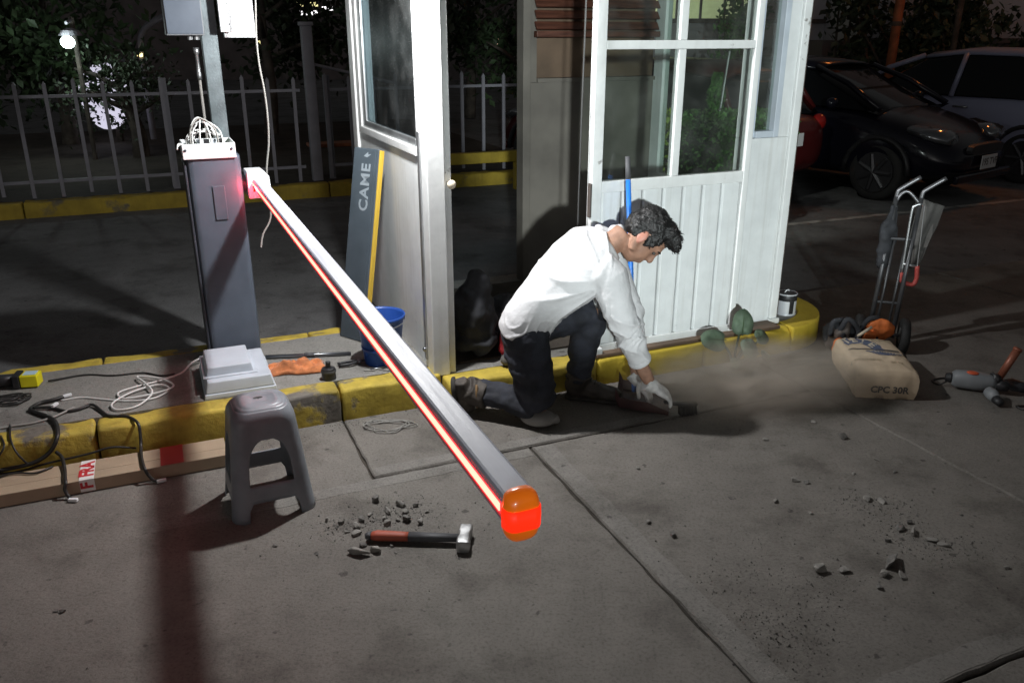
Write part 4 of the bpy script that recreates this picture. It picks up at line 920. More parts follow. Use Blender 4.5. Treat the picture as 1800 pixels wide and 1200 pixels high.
# leaning cover with maker's lettering
p0, px_, py_ = Vector((*W(0.766, 4.15)[:2], T + 0.002)), (W(0.856, 4.0) - W(0.766, 4.15)).normalized(), (W(1.00, 4.13, 1.10) - W(0.766, 4.15, T)).normalized()
pz_ = px_.cross(py_).normalized(); py_ = pz_.cross(px_)
t = bpy.data.objects.new('cabinet_cover', None); COL.objects.link(t); t.empty_display_size = 0.05
t.matrix_world = Matrix((( px_.x, py_.x, pz_.x, p0.x), (px_.y, py_.y, pz_.y, p0.y), (px_.z, py_.z, pz_.z, p0.z), (0, 0, 0, 1)))
tag(t, 'long dark grey cabinet cover with grey lettering and yellow edge leaning on the booth wall', 'cover')
b = MB(); b.box(0, 0.178, 0, 0.985, -0.03, 0.0); b.build('panel', 'cover_grey', t, bevel=0.006)
b = MB(); b.box(0.179, 0.189, 0.004, 0.98, -0.028, -0.001); b.build('edge_strip', 'yellow_edge', t, bevel=0.002)
b = MB(); b.box(0.148, 0.1575, 0.01, 0.975, 0.0004, 0.0035); b.build('ridge', 'cover_grey', t, bevel=0.001)
text('lettering', 'CAME', 0.085, 'logo_grey', t, Matrix.Translation((0.100, 0.79, 0.0012)) @ Matrix.Rotation(R(90), 4, 'Z'), bold=0.002, spacing=1.1)
b = MB(); b.add([(0.075, 0.945, 0.001), (0.100, 0.94, 0.001), (0.128, 0.958, 0.001), (0.106, 0.954, 0.001), (0.104, 0.967, 0.001), (0.092, 0.958, 0.001)], [(0, 1, 2, 3, 4, 5)]); b.build('emblem', 'logo_grey', t)

# blue bucket
t = thing('bucket', 'blue plastic bucket standing behind the barrier arm', 'bucket', 0.885, 3.71, T)
b = MB(); b.lathe([(0.082, 0.0), (0.085, 0.004), (0.112, 0.225), (0.120, 0.226), (0.121, 0.245), (0.1165, 0.246), (0.110, 0.235), (0.081, 0.012), (0.0, 0.012)], 32, cap1=False); b.build('pail', 'blue_plastic', t, smooth=True)
b = MB(); b.tube(spline([(-0.121, 0, 0.235), (-0.09, -0.085, 0.215), (0, -0.125, 0.205), (0.09, -0.085, 0.215), (0.121, 0, 0.235)], 6), 0.0025, 6); b.build('handle', 'galvanised', t)
b = MB(); b.lathe([(0.094, 0.07), (0.0965, 0.07), (0.099, 0.09), (0.0966, 0.09)], 32, cap0=False, cap1=False); b.build('rib', 'blue_plastic', t, smooth=True)

# crumpled orange cloth
t = MB(); n = 34; vs = []
for i in range(n):
    for j in range(n):
        x = (i / (n - 1) - .5) * 0.27; y = (j / (n - 1) - .5) * 0.14
        p = Vector((x * 11, y * 16, 0)); h = abs(noise.noise(p)) * 0.06 + abs(noise.noise(p * 2.3 + Vector((5, 2, 1)))) * 0.025
        e = max(0, 1 - (abs(x) / .135) ** 4) * max(0, 1 - (abs(y) / .07) ** 4)
        vs.append((x + .02 * noise.noise(p * .8 + Vector((9, 0, 0))), y + .025 * noise.noise(p * .8 + Vector((0, 9, 0))), 0.004 + (0.016 + h) * e ** .6))
t.add(vs, [(i * n + j, (i + 1) * n + j, (i + 1) * n + j + 1, i * n + j + 1) for i in range(n - 1) for j in range(n - 1)])
o = t.build('orange_cloth', 'orange_cloth', smooth=True, loc=W(0.475, 3.765, T), rotz=ANG + R(-8)); md = o.modifiers.new('s', 'SOLIDIFY'); md.thickness = 0.003
tag(o, 'crumpled orange cloth lying on the island right of the white cover', 'cloth')
t = thing('black_socket', 'small black drill core socket standing at the kerb edge', 'tool', 0.60, 3.595, T)
b = MB(); b.lathe([(0.033, 0), (0.034, 0.003), (0.032, 0.05), (0.03, 0.055), (0.012, 0.056), (0.012, 0.085), (0.008, 0.087)], 20); b.build('cup', 'black_plastic', t, smooth=False, bevel=0.002)
b = MB(); b.lathe([(0.0345, 0.034), (0.0355, 0.036), (0.0355, 0.044), (0.034, 0.046)], 20, cap0=False, cap1=False); b.build('collar', 'hammer_grey', t)
t = thing('chrome_bar', 'shiny chrome bar lying across the island behind the orange cloth', 'tool', 0.36, 3.965, T)
b = MB(); b.tube([(0, 0, 0.012), (0.40, -0.115, 0.012)], 0.009, 10); b.build('shaft', 'chrome', t, smooth=True)
b = MB(); b.tube([(0.18, -0.052, 0.012), (0.23, -0.066, 0.012)], 0.012, 10); b.build('grip', 'hammer_grey', t, smooth=True)
t = thing('pliers', 'dark pliers lying near the foot of the blue bucket', 'tool', 0.72, 3.72, T)
for s in (-1, 1):
    b = MB(); b.tube(spline([(-0.05, 0.012 * s, 0.012), (0.0, 0.018 * s, 0.014), (0.05, 0.004 * s, 0.016), (0.085, -0.008 * s, 0.016)], 4), [0.008] * 5 + [0.007] * 4 + [0.006, 0.005, 0.004, 0.003], 8); b.build('handle', 'black_plastic', t, smooth=True)
b = MB(); b.ell((0.052, 0, 0.016), (0.012, 0.014, 0.011)); b.build('pivot', 'chrome', t, smooth=True)
b = MB(); b.tube(spline([(0.0, 0, .004), (0.04, -0.015, .004), (0.07, -0.005, .004), (0.1, -0.04, .004), (0.14, -0.05, .004), (0.145, -.09, .004)], 5), 0.003, 6)
tag(b.build('twine', 'cable_grey', smooth=True, loc=W(0.77, 3.62, T), rotz=ANG), 'short scrap of grey twine on the island edge by the bucket', 'twine')
b = MB(); b.tube([(0, 0, .006), (0.075, 0.005, .006)], 0.005, 8); tag(b.build('short_rod', 'chrome', smooth=True, loc=W(0.80, 3.615, T), rotz=ANG), 'short bright metal rod below the blue bucket', 'tool')

# cordless tool with yellow battery at the left edge
t = thing('cordless_drill', 'black cordless drill with a bright yellow battery at the left picture edge', 'drill', -0.70, 4.05, T)
R1 = Matrix.Rotation(R(-12), 4, 'Z')
b = MB(); b.box(0.0, 0.075, -0.035, 0.035, 0.006, 0.062, R1); b.build('battery', 'yellow_plastic', t, bevel=0.005)
b = MB(); b.box(0.012, 0.066, -0.024, 0.024, 0.0625, 0.0645, R1); b.build('battery_label', 'label_blue', t)
b = MB(); b.box(-0.03, -0.001, -0.04, 0.04, 0.004, 0.066, R1); b.build('battery_shoe', 'black_plastic', t, bevel=0.005)
b = MB(); b.loft([((-0.03, .006, .035), (0, .03, 0), (0, 0, .026)), ((-0.09, .018, .035), (0, .025, 0), (0, 0, .028)), ((-0.16, .03, .036), (0, .03, 0), (0, 0, .033))], 12, 3); b.build('grip', 'black_plastic', t, smooth=True)
b = MB(); b.loft([((-0.17, -.08, .04), (.035, 0, 0), (0, 0, .034)), ((-0.17, .03, .04), (.038, 0, 0), (0, 0, .036)), ((-0.17, .12, .04), (.03, 0, 0), (0, 0, .03)), ((-0.17, .17, .04), (.018, 0, 0), (0, 0, .018))], 14, 2.6); b.build('motor_housing', 'cabinet_dark', t, smooth=True)

def cable(name, label, pts, r, m, base, parent=None, n=7, cat='cable'):
    b = MB(); base = Vector(base); b.tube([p - base for p in spline(pts, n)], r, 7)
    o = b.build(name, m, parent, smooth=True, loc=base if parent is None else None)
    if parent is None: tag(o, label, cat)
    return o
z0 = T
def I(u, v, h=0.0): return W(u, v, z0 + h)
cable('white_cable', 'white cable with loose loops lying on the island left of the white cover',
      [I(0.07, 4.03, .03), I(0.02, 4.0, .02), I(-.03, 3.93, .004), I(-.12, 3.87, .004), I(-.23, 3.83, .006), I(-.30, 3.78, .008), I(-.27, 3.70, .01), I(-.14, 3.70, .014), I(-.07, 3.74, .02), I(-.12, 3.85, .02), I(-.22, 3.93, .016), I(-.19, 3.83, .02), I(-.16, 3.70, .018), I(-.22, 3.60, .008), I(-.30, 3.59, .008), I(-.32, 3.66, .012), I(-.24, 3.76, .012), I(-.13, 3.80, .012), I(-.09, 3.73, .008), I(-.16, 3.66, .006), I(-.26, 3.68, .004), I(-.36, 3.74, .004), I(-.45, 3.80, .004), I(-.53, 3.80, .004)], .0045, 'cable_white', I(-.15, 3.75))
cable('dark_cable', 'thin dark cable trailing along the back of the island', [I(-.60, 4.05, .01), I(-.45, 4.08, .004), I(-.33, 4.02, .004), I(-.2, 4.0, .004), I(-.12, 3.93, .004), I(-.06, 3.93, .004)], .0045, 'cable_black', I(-.35, 4.0))
wh = thing('wiring_harness', 'black wiring harness hanging over the yellow kerb with pale connectors', 'cable', -0.50, 3.60, z0)
wb_ = wh.location.copy()
def hc(pts, r, m='cable_black'):
    b = MB(); inv = Matrix.Rotation(-ANG, 3, 'Z'); b.tube([inv @ (p - wb_) for p in spline(pts, 7)], r, 7); return b.build('lead', m, wh, smooth=True)
hc([I(-.52, 3.82, .012), I(-.56, 3.80, .012), I(-.61, 3.79, .01), I(-.64, 3.74, .01), I(-.62, 3.70, .01), I(-.55, 3.60, .012), I(-.52, 3.50, .014), I(-.515, 3.41, .004), I(-.55, 3.40, -.05), I(-.62, 3.40, -.085), I(-.75, 3.405, -.095)], .0085)
hc([I(-.63, 3.74, .012), I(-.56, 3.72, .01), I(-.50, 3.66, .008), I(-.45, 3.66, .008), I(-.40, 3.68, .012), I(-.36, 3.60, .008), I(-.33, 3.54, .008), I(-.26, 3.50, .008), I(-.22, 3.42, .006), I(-.217, 3.395, -.04), I(-.22, 3.37, -.075), I(-.22, 3.30, -.082), I(-.213, 3.21, -.081), I(-.207, 3.178, -.088), I(-.2, 3.175, -.11), I(-.185, 3.165, -.132), I(-.17, 3.162, -.138)], .0065)
hc([I(-.53, 3.415, -.06), I(-.51, 3.385, -.072), I(-.495, 3.30, -.081), I(-.487, 3.21, -.081), I(-.484, 3.179, -.088), I(-.49, 3.174, -.11), I(-.48, 3.16, -.135), I(-.465, 3.14, -.139)], .007)
hc([I(-.80, 3.41, -.10), I(-.68, 3.40, -.11), I(-.56, 3.40, -.095), I(-.42, 3.40, -.085), I(-.33, 3.405, -.075), I(-.24, 3.40, -.095)], .0045)
hc([I(-.80, 3.58, .004), I(-.70, 3.59, .006), I(-.62, 3.59, .006), I(-.54, 3.62, .008), I(-.47, 3.68, .012)], .005, 'cable_grey')
hc([I(-.70, 3.60, .01), I(-.68, 3.45, .01), I(-.66, 3.40, -.03), I(-.63, 3.40, -.09)], .004)
hc([I(-.72, 3.50, .01), I(-.70, 3.41, .0), I(-.74, 3.40, -.06), I(-.72, 3.40, -.10)], .004)
hc([I(-.80, 3.30, -.085), I(-.68, 3.34, -.085), I(-.6, 3.31, -.085), I(-.54, 3.34, -.085)], .004)
for k in range(6):
    rnd = random.Random(k + 60)
    hc([I(-.85 + rnd.uniform(0, .1), 3.85 + rnd.uniform(-.03, .06), .01), I(-.72 + rnd.uniform(-.03, .03), 3.84 + rnd.uniform(-.04, .04), .012), I(-.66 + rnd.uniform(-.03, .04), 3.88 + rnd.uniform(-.05, .05), .01), I(-.74 + rnd.uniform(-.03, .03), 3.92 + rnd.uniform(-.05, .05), .008), I(-.86, 3.9 + rnd.uniform(-.05, .05), .006)], .0035)
inv = Matrix.Rotation(-ANG, 3, 'Z')
for (u, v, h, a) in [(-.155, 3.16, -.138, 5), (-.465, 3.135, -.138, -25), (-.505, 3.825, .014, 20), (-.545, 3.72, .02, 60)]:
    b = MB(); p = inv @ (I(u, v, h) - wb_); b.cbox(p, (.035, .014, .012), Matrix.Rotation(R(a), 3, 'Z')); b.build('connector', 'white_metal', wh, bevel=.002)

# long cardboard box along the kerb
t = thing('cardboard_box', 'long flat cardboard box with red and white tape lying along the kerb', 'box', -0.95, 3.19, 0.0)
b = MB(); b.box(-1.2, 1.05, 0, 0.165, 0.002, 0.0548); b.build('carton', 'cardboard', t, bevel=0.003)
b = MB(); b.box(-1.2, 1.05, 0.065, 0.10, 0.0551, 0.0556); b.build('seam_tape', 'cardboard', t)
b = MB(); tw = 0.026; tx = 0.535
b.box(tx - tw, tx + tw, -0.0015, 0.164, 0.0557, 0.0562); b.box(tx - tw, tx + tw, -0.0015, -0.0005, 0.006, 0.0556); tp = b.build('warning_tape', 'tape_white', t)
text('tape_lettering', 'FRA', 0.07, 'tape_print', tp, Matrix.Translation((tx, 0.085, 0.0566)) @ Matrix.Rotation(R(90), 4, 'Z'), bold=0.003)
text('tape_lettering', 'F', 0.06, 'tape_print', tp, Matrix.Translation((tx, -0.0022, 0.031)) @ Matrix.Rotation(R(90), 4, 'X') @ Matrix.Rotation(R(90), 4, 'Z'), bold=0.002)
b = MB(); b.box(0.80, 0.885, 0.001, 0.164, 0.0563, 0.0570); b.build('red_tape', 'tape_red', t)

# ------------------------------------------------------------------ plastic stool
t = thing('plastic_stool', 'grey plastic stool with arched sides standing before the kerb', 'stool', 0.22, 2.872, 0.0, rot=R(2))
SH, TB, TT = 0.405, 0.150, 0.110
zs = [0.0, .02, .045, .07, .085, .10, .12, .135, .15, .18, .21, .235, .255, .272, .286, .297, .304, .308, .33, .355, .375, .39, .400, .405]
def halfw(z):
    k = z / SH
    w = TB + (TT - TB) * k
    if z > .36: w -= .018 * ((z - .36) / .045) ** 2.2
    return w
def hole(z):
    if z <= .07: return .66 - .5 * max(0, (z - .02) / .05) ** 3 * .2
    if z < .135: return .62
    if z < .20: return .62
    if z < .309: return max(.02, .62 * math.sqrt(max(0, 1 - ((z - .20) / .109) ** 2.4)))
    return .02
nin, nout = 8, 7; ring = []
b = MB(); cols = 4 * (nin + 2 * nout); vs = []
for z in zs:
    h = halfw(z); rc = .055; w = hole(z)
    for side in range(4):
        ss = [-1 + (1 - w) * k / nout for k in range(nout)] + [-w + 2 * w * k / nin for k in range(nin)] + [w + (1 - w) * k / nout for k in range(nout)]
        for s in ss:
            # point on a rounded square: param s along the side
            Ls = h - rc; arcl = rc * math.pi / 4; tot = Ls + arcl; d_ = s * tot
            if abs(d_) <= Ls: x, y = d_, -h
            else:
                a = (abs(d_) - Ls) / rc; x = math.copysign(Ls + rc * math.sin(a), d_); y = -h + rc * (1 - math.cos(a))
            fl = 1 + .10 * max(0, (abs(s) - .55)) * max(0, .08 - z) * 6
            x *= fl; y *= fl
            a = side * math.pi / 2; vs.append((x * math.cos(a) - y * math.sin(a), x * math.sin(a) + y * math.cos(a), z))
fs = []
for i in range(len(zs) - 1):
    zm = (zs[i] + zs[i + 1]) / 2
    for k in range(cols):
        c = k % (nin + 2 * nout)
        if nout <= c < nout + nin and (zm < .07 or .135 < zm < .306): continue
        fs.append((i * cols + k, i * cols + (k + 1) % cols, (i + 1) * cols + (k + 1) % cols, (i + 1) * cols + k))
b.add(vs, fs); o = b.build('legs', 'stool_grey', t, smooth=True); md = o.modifiers.new('s', 'SOLIDIFY'); md.thickness = .0045; md.offset = -1
b = MB(); top = vs[(len(zs) - 1) * cols:]; rings = [top]
for f, dz in [(.96, .004), (.88, .0065), (.80, .0055), (.78, .0075), (.60, .009), (.58, .0078), (.40, .0095), (.38, .0085), (.2, .0095), (.02, .0095)]:
    rings.append([(x * f, y * f, SH + dz) for x, y, z in top])
b.add(sum([[tuple(p) for p in r] for r in rings], []), [(i * cols + k, i * cols + (k + 1) % cols, (i + 1) * cols + (k + 1) % cols, (i + 1) * cols + k) for i in range(len(rings) - 1) for k in range(cols)]); b.build('seat', 'stool_grey', t, smooth=True)
b = MB(); b.ell((0.0, 0.01, SH + .0095), (.018, .009, .0015)); b.build('grip_hole', 'black_rubber', t)

# ------------------------------------------------------------------ hammer and rubble
t = thing('club_hammer', 'club hammer with red and black handle lying beside concrete rubble', 'hammer', 0.66, 2.37, 0.0, rot=R(-26.5))
b = MB(); b.loft([((-.17, 0, .02), (0, .015, 0), (0, 0, .012)), ((-.15, 0, .022), (0, .02, 0), (0, 0, .016)), ((-.06, 0, .022), (0, .0175, 0), (0, 0, .0145)), ((-.04, 0, .022), (0, .0165, 0), (0, 0, .014))], 14, 2.6); b.build('grip', 'hammer_red', t, smooth=True)
b = MB(); b.loft([((-.0395, 0, .022), (0, .018, 0), (0, 0, .015)), ((.05, 0, .023), (0, .0165, 0), (0, 0, .0135)), ((.135, 0, .024), (0, .015, 0), (0, 0, .0125))], 14, 2.6); b.build('shaft', 'hammer_grey', t, smooth=True)
b = MB(); b.loft([((-.19, 0, .02), (0, .012, 0), (0, 0, .01)), ((-.1701, 0, .02), (0, .0185, 0), (0, 0, .014))], 12, 2.6); b.build('butt', 'hammer_grey', t, smooth=True)
b = MB(); b.loft([((.155, -.058, .024), (.021, 0, 0), (0, 0, .021)), ((.155, -.052, .024), (.0235, 0, 0), (0, 0, .0235)), ((.155, -.02, .024), (.0235, 0, 0), (0, 0, .0235)), ((.155, -.014, .024), (.020, 0, 0), (0, 0, .0225)), ((.155, .014, .024), (.020, 0, 0), (0, 0, .0225)), ((.155, .02, .024), (.0235, 0, 0), (0, 0, .0235)), ((.155, .052, .024), (.0235, 0, 0), (0, 0, .0235)), ((.155, .058, .024), (.021, 0, 0), (0, 0, .021))], 16, 5); b.build('head', 'hammer_steel', t, smooth=False, bevel=.002)

def chunk(x, y, r, label, group, seed, m='rubble', zoff=0.0, long_=1.0):
    rnd = random.Random(seed); bm = bmesh.new()
    sx, sy, sz = r * rnd.uniform(.9, 1.5) * long_, r * rnd.uniform(.6, .95), r * rnd.uniform(.45, .8)
    for _ in range(15):
        p = Vector((rnd.uniform(-1, 1), rnd.uniform(-1, 1), rnd.uniform(-1, 1))); k = max(abs(p.x), abs(p.y), abs(p.z)); p = p / k * rnd.uniform(.8, 1.1)
        bm.verts.new((p.x * sx, p.y * sy, p.z * sz))
    res = bmesh.ops.convex_hull(bm, input=bm.verts)
    for v in [v for v in bm.verts if not v.link_faces]: bm.verts.remove(v)
    bmesh.ops.bevel(bm, geom=list(bm.edges), offset=r * .07, segments=1, affect='EDGES')
    mz = min(v.co.z for v in bm.verts)
    for v in bm.verts: v.co.z -= mz + .0015
    me = bpy.data.meshes.new('concrete_chunk'); bm.to_mesh(me); bm.free(); me.materials.append(MATS[m])
    o = bpy.data.objects.new('concrete_chunk', me); COL.objects.link(o); o.location = (x, y, zoff); o.rotation_euler = (0, 0, rnd.uniform(0, 6.3))
    return tag(o, label, 'rubble', group)
CH_A = [(-0.516, 2.711, 0.0244), (-0.415, 2.678, 0.0219), (-0.394, 2.631, 0.0194), (-0.455, 2.631, 0.0173), (-0.546, 2.574, 0.015), (-0.552, 2.527, 0.019), (-0.546, 2.491, 0.0209), (-0.448, 2.545, 0.017), (-0.381, 2.574, 0.0213), (-0.329, 2.563, 0.019), (-0.516, 2.365, 0.0202), (-0.465, 2.382, 0.0202), (-0.512, 2.415, 0.0144), (-0.413, 2.418, 0.0103), (-0.615, 2.556, 0.015), (-0.631, 2.538, 0.0107), (-0.661, 2.368, 0.0102), (-0.412, 2.574, 0.0128), (-0.521, 2.612, 0.013), (-0.465, 2.586, 0.0128), (-0.361, 2.671, 0.0131), (-0.315, 2.631, 0.0108), (-0.584, 2.501, 0.0105), (-0.396, 2.375, 0.0081), (-0.178, 2.345, 0.006), (-0.67, 2.574, 0.0108)]
CH_B = [(1.44, 3.226, 0.030), (1.37, 3.384, 0.0193), (1.122, 2.859, 0.0192), (1.155, 2.841, 0.0144), (0.992, 2.703, 0.016), (0.493, 2.563, 0.017), (0.565, 2.477, 0.0188), (1.009, 2.277, 0.0268), (1.089, 2.277, 0.025), (1.265, 2.325, 0.034), (1.211, 2.255, 0.021), (1.268, 2.249, 0.0232), (1.168, 2.188, 0.0144), (1.342, 2.719, 0.0286), (1.393, 2.703, 0.0214), (1.382, 2.519, 0.0274), (1.420, 2.491, 0.0228), (1.455, 2.449, 0.0227), (1.304, 2.442, 0.0133), (1.37, 2.918, 0.0125), (1.512, 3.031, 0.013), (1.54, 2.927, 0.0127), (0.508, 2.959, 0.0142), (1.099, 2.624, 0.0113), (1.647, 2.612, 0.0097), (1.634, 2.292, 0.0113), (1.1, 3.21, 0.0156), (1.431, 2.559, 0.0162), (1.486, 2.420, 0.0181)]
CH_C = [(-1.392, 2.072, 0.0104), (-1.371, 2.072, 0.0124), (-0.816, 2.415, 0.0095)]
for i, (x, y, r) in enumerate(CH_A):
    chunk(x, y, r * .78, 'long broken concrete stick nearest the camera in the hammer rubble' if i == 10 else 'grey broken concrete chunk in the rubble around the hammer', 'concrete rubble around the hammer' if i != 10 else None, 100 + i, long_=1.7 if i == 10 else 1.0, m='rubble' if i % 4 else 'rubble_dark')
for i, (x, y, r) in enumerate(CH_B):
    chunk(x, y, r * .66, 'flat long concrete piece in the sparse debris at right' if i == 9 else 'broken concrete piece scattered on the pavement at right', 'concrete debris scattered at right' if i != 9 else None, 200 + i, long_=1.9 if i == 9 else 1.1, m='rubble' if i % 3 else 'rubble_dark')
for i, (x, y, r) in enumerate(CH_C): chunk(x, y, r * .7, 'tiny dark stone on the bare pavement at left', 'tiny stones on the left pavement', 300 + i, m='rubble_dark')
# crumbs and dust nobody could count
def crumbs(label, spots, n, seed, loc):
    rnd = random.Random(seed); b = MB()
    for _ in range(n):
        (cx, cy, sx, sy) = rnd.choice(spots); x, y = rnd.gauss(cx, sx), rnd.gauss(cy, sy); r = rnd.uniform(.0008, .003) * (1.8 if rnd.random() < .1 else 1)
        M = Matrix.Translation((x - loc[0], y - loc[1], r * .4)) @ Euler((rnd.uniform(0, 6), rnd.uniform(0, 6), rnd.uniform(0, 6))).to_matrix().to_4x4()
        b.add([(-r, -r * .7, -r * .5), (r, -r * .6, -r * .6), (0, r, -r * .5), (r * .1, 0, r * .8)], [(0, 2, 1), (0, 1, 3), (1, 2, 3), (2, 0, 3)], M)
    tag(b.build('concrete_crumbs', 'rubble_dark', loc=loc), label, 'crumbs', kind='stuff')
crumbs('fine grey concrete crumbs spread around the hammer', [(-.45, 2.6, .10, .07), (-.38, 2.63, .09, .05), (-.6, 2.53, .05, .03), (-.4, 2.5, .25, .15)], 900, 5, (-.45, 2.55, 0))
crumbs('fine dark concrete crumbs spread over the right pavement', [(1.4, 2.5, .08, .06), (1.35, 2.68, .10, .05), (.95, 2.2, .12, .12), (1.2, 2.5, .35, .35), (.72, 2.15, .10, .16), (1.5, 2.4, .12, .06), (.8, 1.95, .08, .08)], 1900, 6, (1.2, 2.5, 0))
crumbs('dark grit lying along the foot of the yellow kerb', [(-.75, 3.37, .05, .04), (-.3, 3.5, .2, .04), (.6, 3.75, .2, .05), (.9, 3.9, .2, .04), (-1.2, 3.2, .3, .05), (0, 2.6, .9, .6)], 900, 8, (0, 3.3, 0))
# coil of wire at the kerb foot
b = MB(); rnd = random.Random(9); pts = []
for k in range(40):
    a = k * 0.72; rr = .075 + rnd.uniform(-.03, .025); pts.append((rr * math.cos(a) * 1.35, rr * math.sin(a) * .8, .004 + .006 * rnd.random()))
tag(b.tube(spline(pts, 4), .0022, 6).build('wire_coil', 'cable_grey', smooth=True, loc=W(.79, 3.29)), 'loose coil of thin grey wire on the pavement at the kerb foot', 'wire')

# ------------------------------------------------------------------ kneeling person
PB = Vector((0.25, 3.5, 0.0))
person = thing('person', 'kneeling person in white top and dark trousers, reaching to the ground with gloved hands', 'person', xy=(PB.x, PB.y))
def P(*a): return Vector(a) - PB
# directions of the head
f = Vector((.45, -.16, -.88)).normalized(); lat = Vector((.06, .98, -.15)); lat = (lat - f * lat.dot(f)).normalized(); up = lat.cross(f).normalized()
if up.z < 0: up = -up
HR = Matrix((f, lat, up)).transposed()          # columns: face, lateral, up
HC = P(.577, 3.53, .825)
def hp(a, b_, c): return HC + f * a + lat * b_ + up * c
J = dict(hipR=P(.045, 3.40, .45), hipL=P(.12, 3.56, .43), kneeR=P(.123, 3.37, .075), ankR=P(-.160, 3.475, .085), kneeL=P(.375, 3.62, .44), ankL=P(.315, 3.64, .10),
         shR=P(.415, 3.39, .70), shL=P(.40, 3.65, .80), elR=P(.485, 3.365, .45), wrR=P(.618, 3.42, .185), elL=P(.56, 3.66, .43), wrL=P(.592, 3.63, .13))
# body: one continuous skin surface
b = MB()
torso = [((.06, 3.475, .44), (.03, .15, -.02), (-.085, .0, .075)), ((.10, 3.478, .51), (.02, .14, -.015), (-.075, 0, .085)), ((.18, 3.485, .60), (0, .145, .01), (-.075, 0, .092)), ((.27, 3.495, .685), (-.01, .155, .04), (-.07, -.02, .095)), ((.345, 3.505, .75), (-.015, .15, .055), (-.06, -.03, .085)), ((.40, 3.515, .785), (-.015, .10, .04), (-.045, -.02, .065)), ((.45, 3.52, .805), (-.008, .055, .015), (-.03, 0, .05))]
b.loft([(P(*c), tuple(q * .74 for q in a), tuple(q * .74 for q in d_)) for c, a, d_ in torso], 20)
b.tube([P(.43, 3.52, .79), hp(-.05, 0, -.07)], [.052, .052], 14)
b.ell(HC + up * .030 - f * .005, (.098, .076, .092), HR)
b.ell(hp(.030, 0, -.045), (.062, .058, .075), HR)
b.ell(hp(.050, 0, -.098), (.026, .026, .020), HR)                      # chin
b.tube([hp(.088, 0, .012), hp(.110, 0, -.025)], [.009, .013], 10)        # nose
b.ell(hp(.107, 0, -.028), (.013, .016, .010), HR)
b.ell(hp(.088, 0, -.060), (.010, .024, .007), HR); b.ell(hp(.086, 0, -.071), (.010, .021, .007), HR)   # lips
b.ell(hp(.085, 0, .025), (.016, .05, .012), HR)                        # brow
for s in (-1, 1): b.tube([hp(.02, .055 * s, -.075), hp(-.02, .064 * s, -.03)], [.02, .02], 8)      # jaw
for s, a, c, d_ in ((1, 'shL', 'elL', 'wrL'), (-1, 'shR', 'elR', 'wrR')):
    b.tube([J[a], J[a].lerp(J[c], .5), J[c], J[c].lerp(J[d_], .35), J[c].lerp(J[d_], .75), J[d_]], [.040, .036, .034, .038, .032, .028], 12)
for a, c, d_ in (('hipR', 'kneeR', 'ankR'), ('hipL', 'kneeL', 'ankL')):
    b.tube([J[a], J[a].lerp(J[c], .5), J[c], J[c].lerp(J[d_], .3), J[c].lerp(J[d_], .7), J[d_]], [.070, .060, .036, .040, .036, .034], 14)
b.ell(P(.08, 3.475, .45), (.095, .12, .085))
body = blob('body', b, 'skin', person, voxel=.0075, it=5)
# ear, eyes
for s in (-1, 1):
    e = MB(); e.ell(hp(-.012, .076 * s, -.012), (.022, .007, .033), HR @ Euler((0, R(-14), R(18 * s))).to_matrix())
    e.ell(hp(-.004, .073 * s, -.036), (.012, .008, .012), HR)
    blob('ear', e, 'ear_skin', body, voxel=.004, it=3)
    e = MB(); e.ell(hp(.080, .032 * s, .004), (.009, .011, .007), HR); e.build('eye', 'bag_black', body, smooth=True)
    e = MB(); e.tube([hp(.092, .014 * s, .022), hp(.092, .034 * s, .027), hp(.082, .052 * s, .022)], [.004, .005, .003], 6); e.build('eyebrow', 'hair', body, smooth=True)
# hair
b = MB()
b.ell(HC + up * .052 - f * .020, (.100, .084, .082), HR)
b.ell(HC + up * .010 - f * .062, (.055, .070, .07), HR)
b.ell(HC + up * .098 + f * .035, (.075, .074, .045), HR)
rnd = random.Random(14)
for k in range(22):
    a = rnd.uniform(-1.3, 1.3); b.ell(HC + up * rnd.uniform(.09, .122) + f * rnd.uniform(.03, .105) + lat * .055 * math.sin(a), (.024, .022, .020), HR)
for s in (-1, 1):
    b.ell(hp(.022, .064 * s, .030), (.035, .014, .045), HR); b.ell(hp(-.045, .064 * s, .0), (.035, .014, .05), HR); b.ell(hp(.026, .068 * s, -.004), (.013, .008, .026), HR)
def hd(p, n_): return n_ * (.004 * nv(p, 50) + .0035 * nv(p, 130))
hair = blob('hair', b, 'hair', person, voxel=.005, it=6, disp=hd)
st = MB(); rnd = random.Random(77); hv = [(v.co.copy(), v.normal.copy()) for v in hair.data.vertices]
for k in range(1500):
    p_, n_ = rnd.choice(hv); q_ = p_ - HC
    if q_.dot(up) < -.01: continue
    fl_ = (f * .8 + up * .25 + Vector((rnd.gauss(0, .45), rnd.gauss(0, .45), rnd.gauss(0, .45)))); fl_ = (fl_ - n_ * fl_.dot(n_)).normalized()
    l_ = rnd.uniform(.008, .020) * (1.2 if q_.dot(f) > .03 else .8)
    st.tube([p_ - n_ * .003, p_ + n_ * .0028 + fl_ * l_ * .5, p_ + n_ * rnd.uniform(.0, .003) + fl_ * l_], [.0016, .0013, .0004], 4, cap=False)
st.build('hair_strands', 'hair', hair)
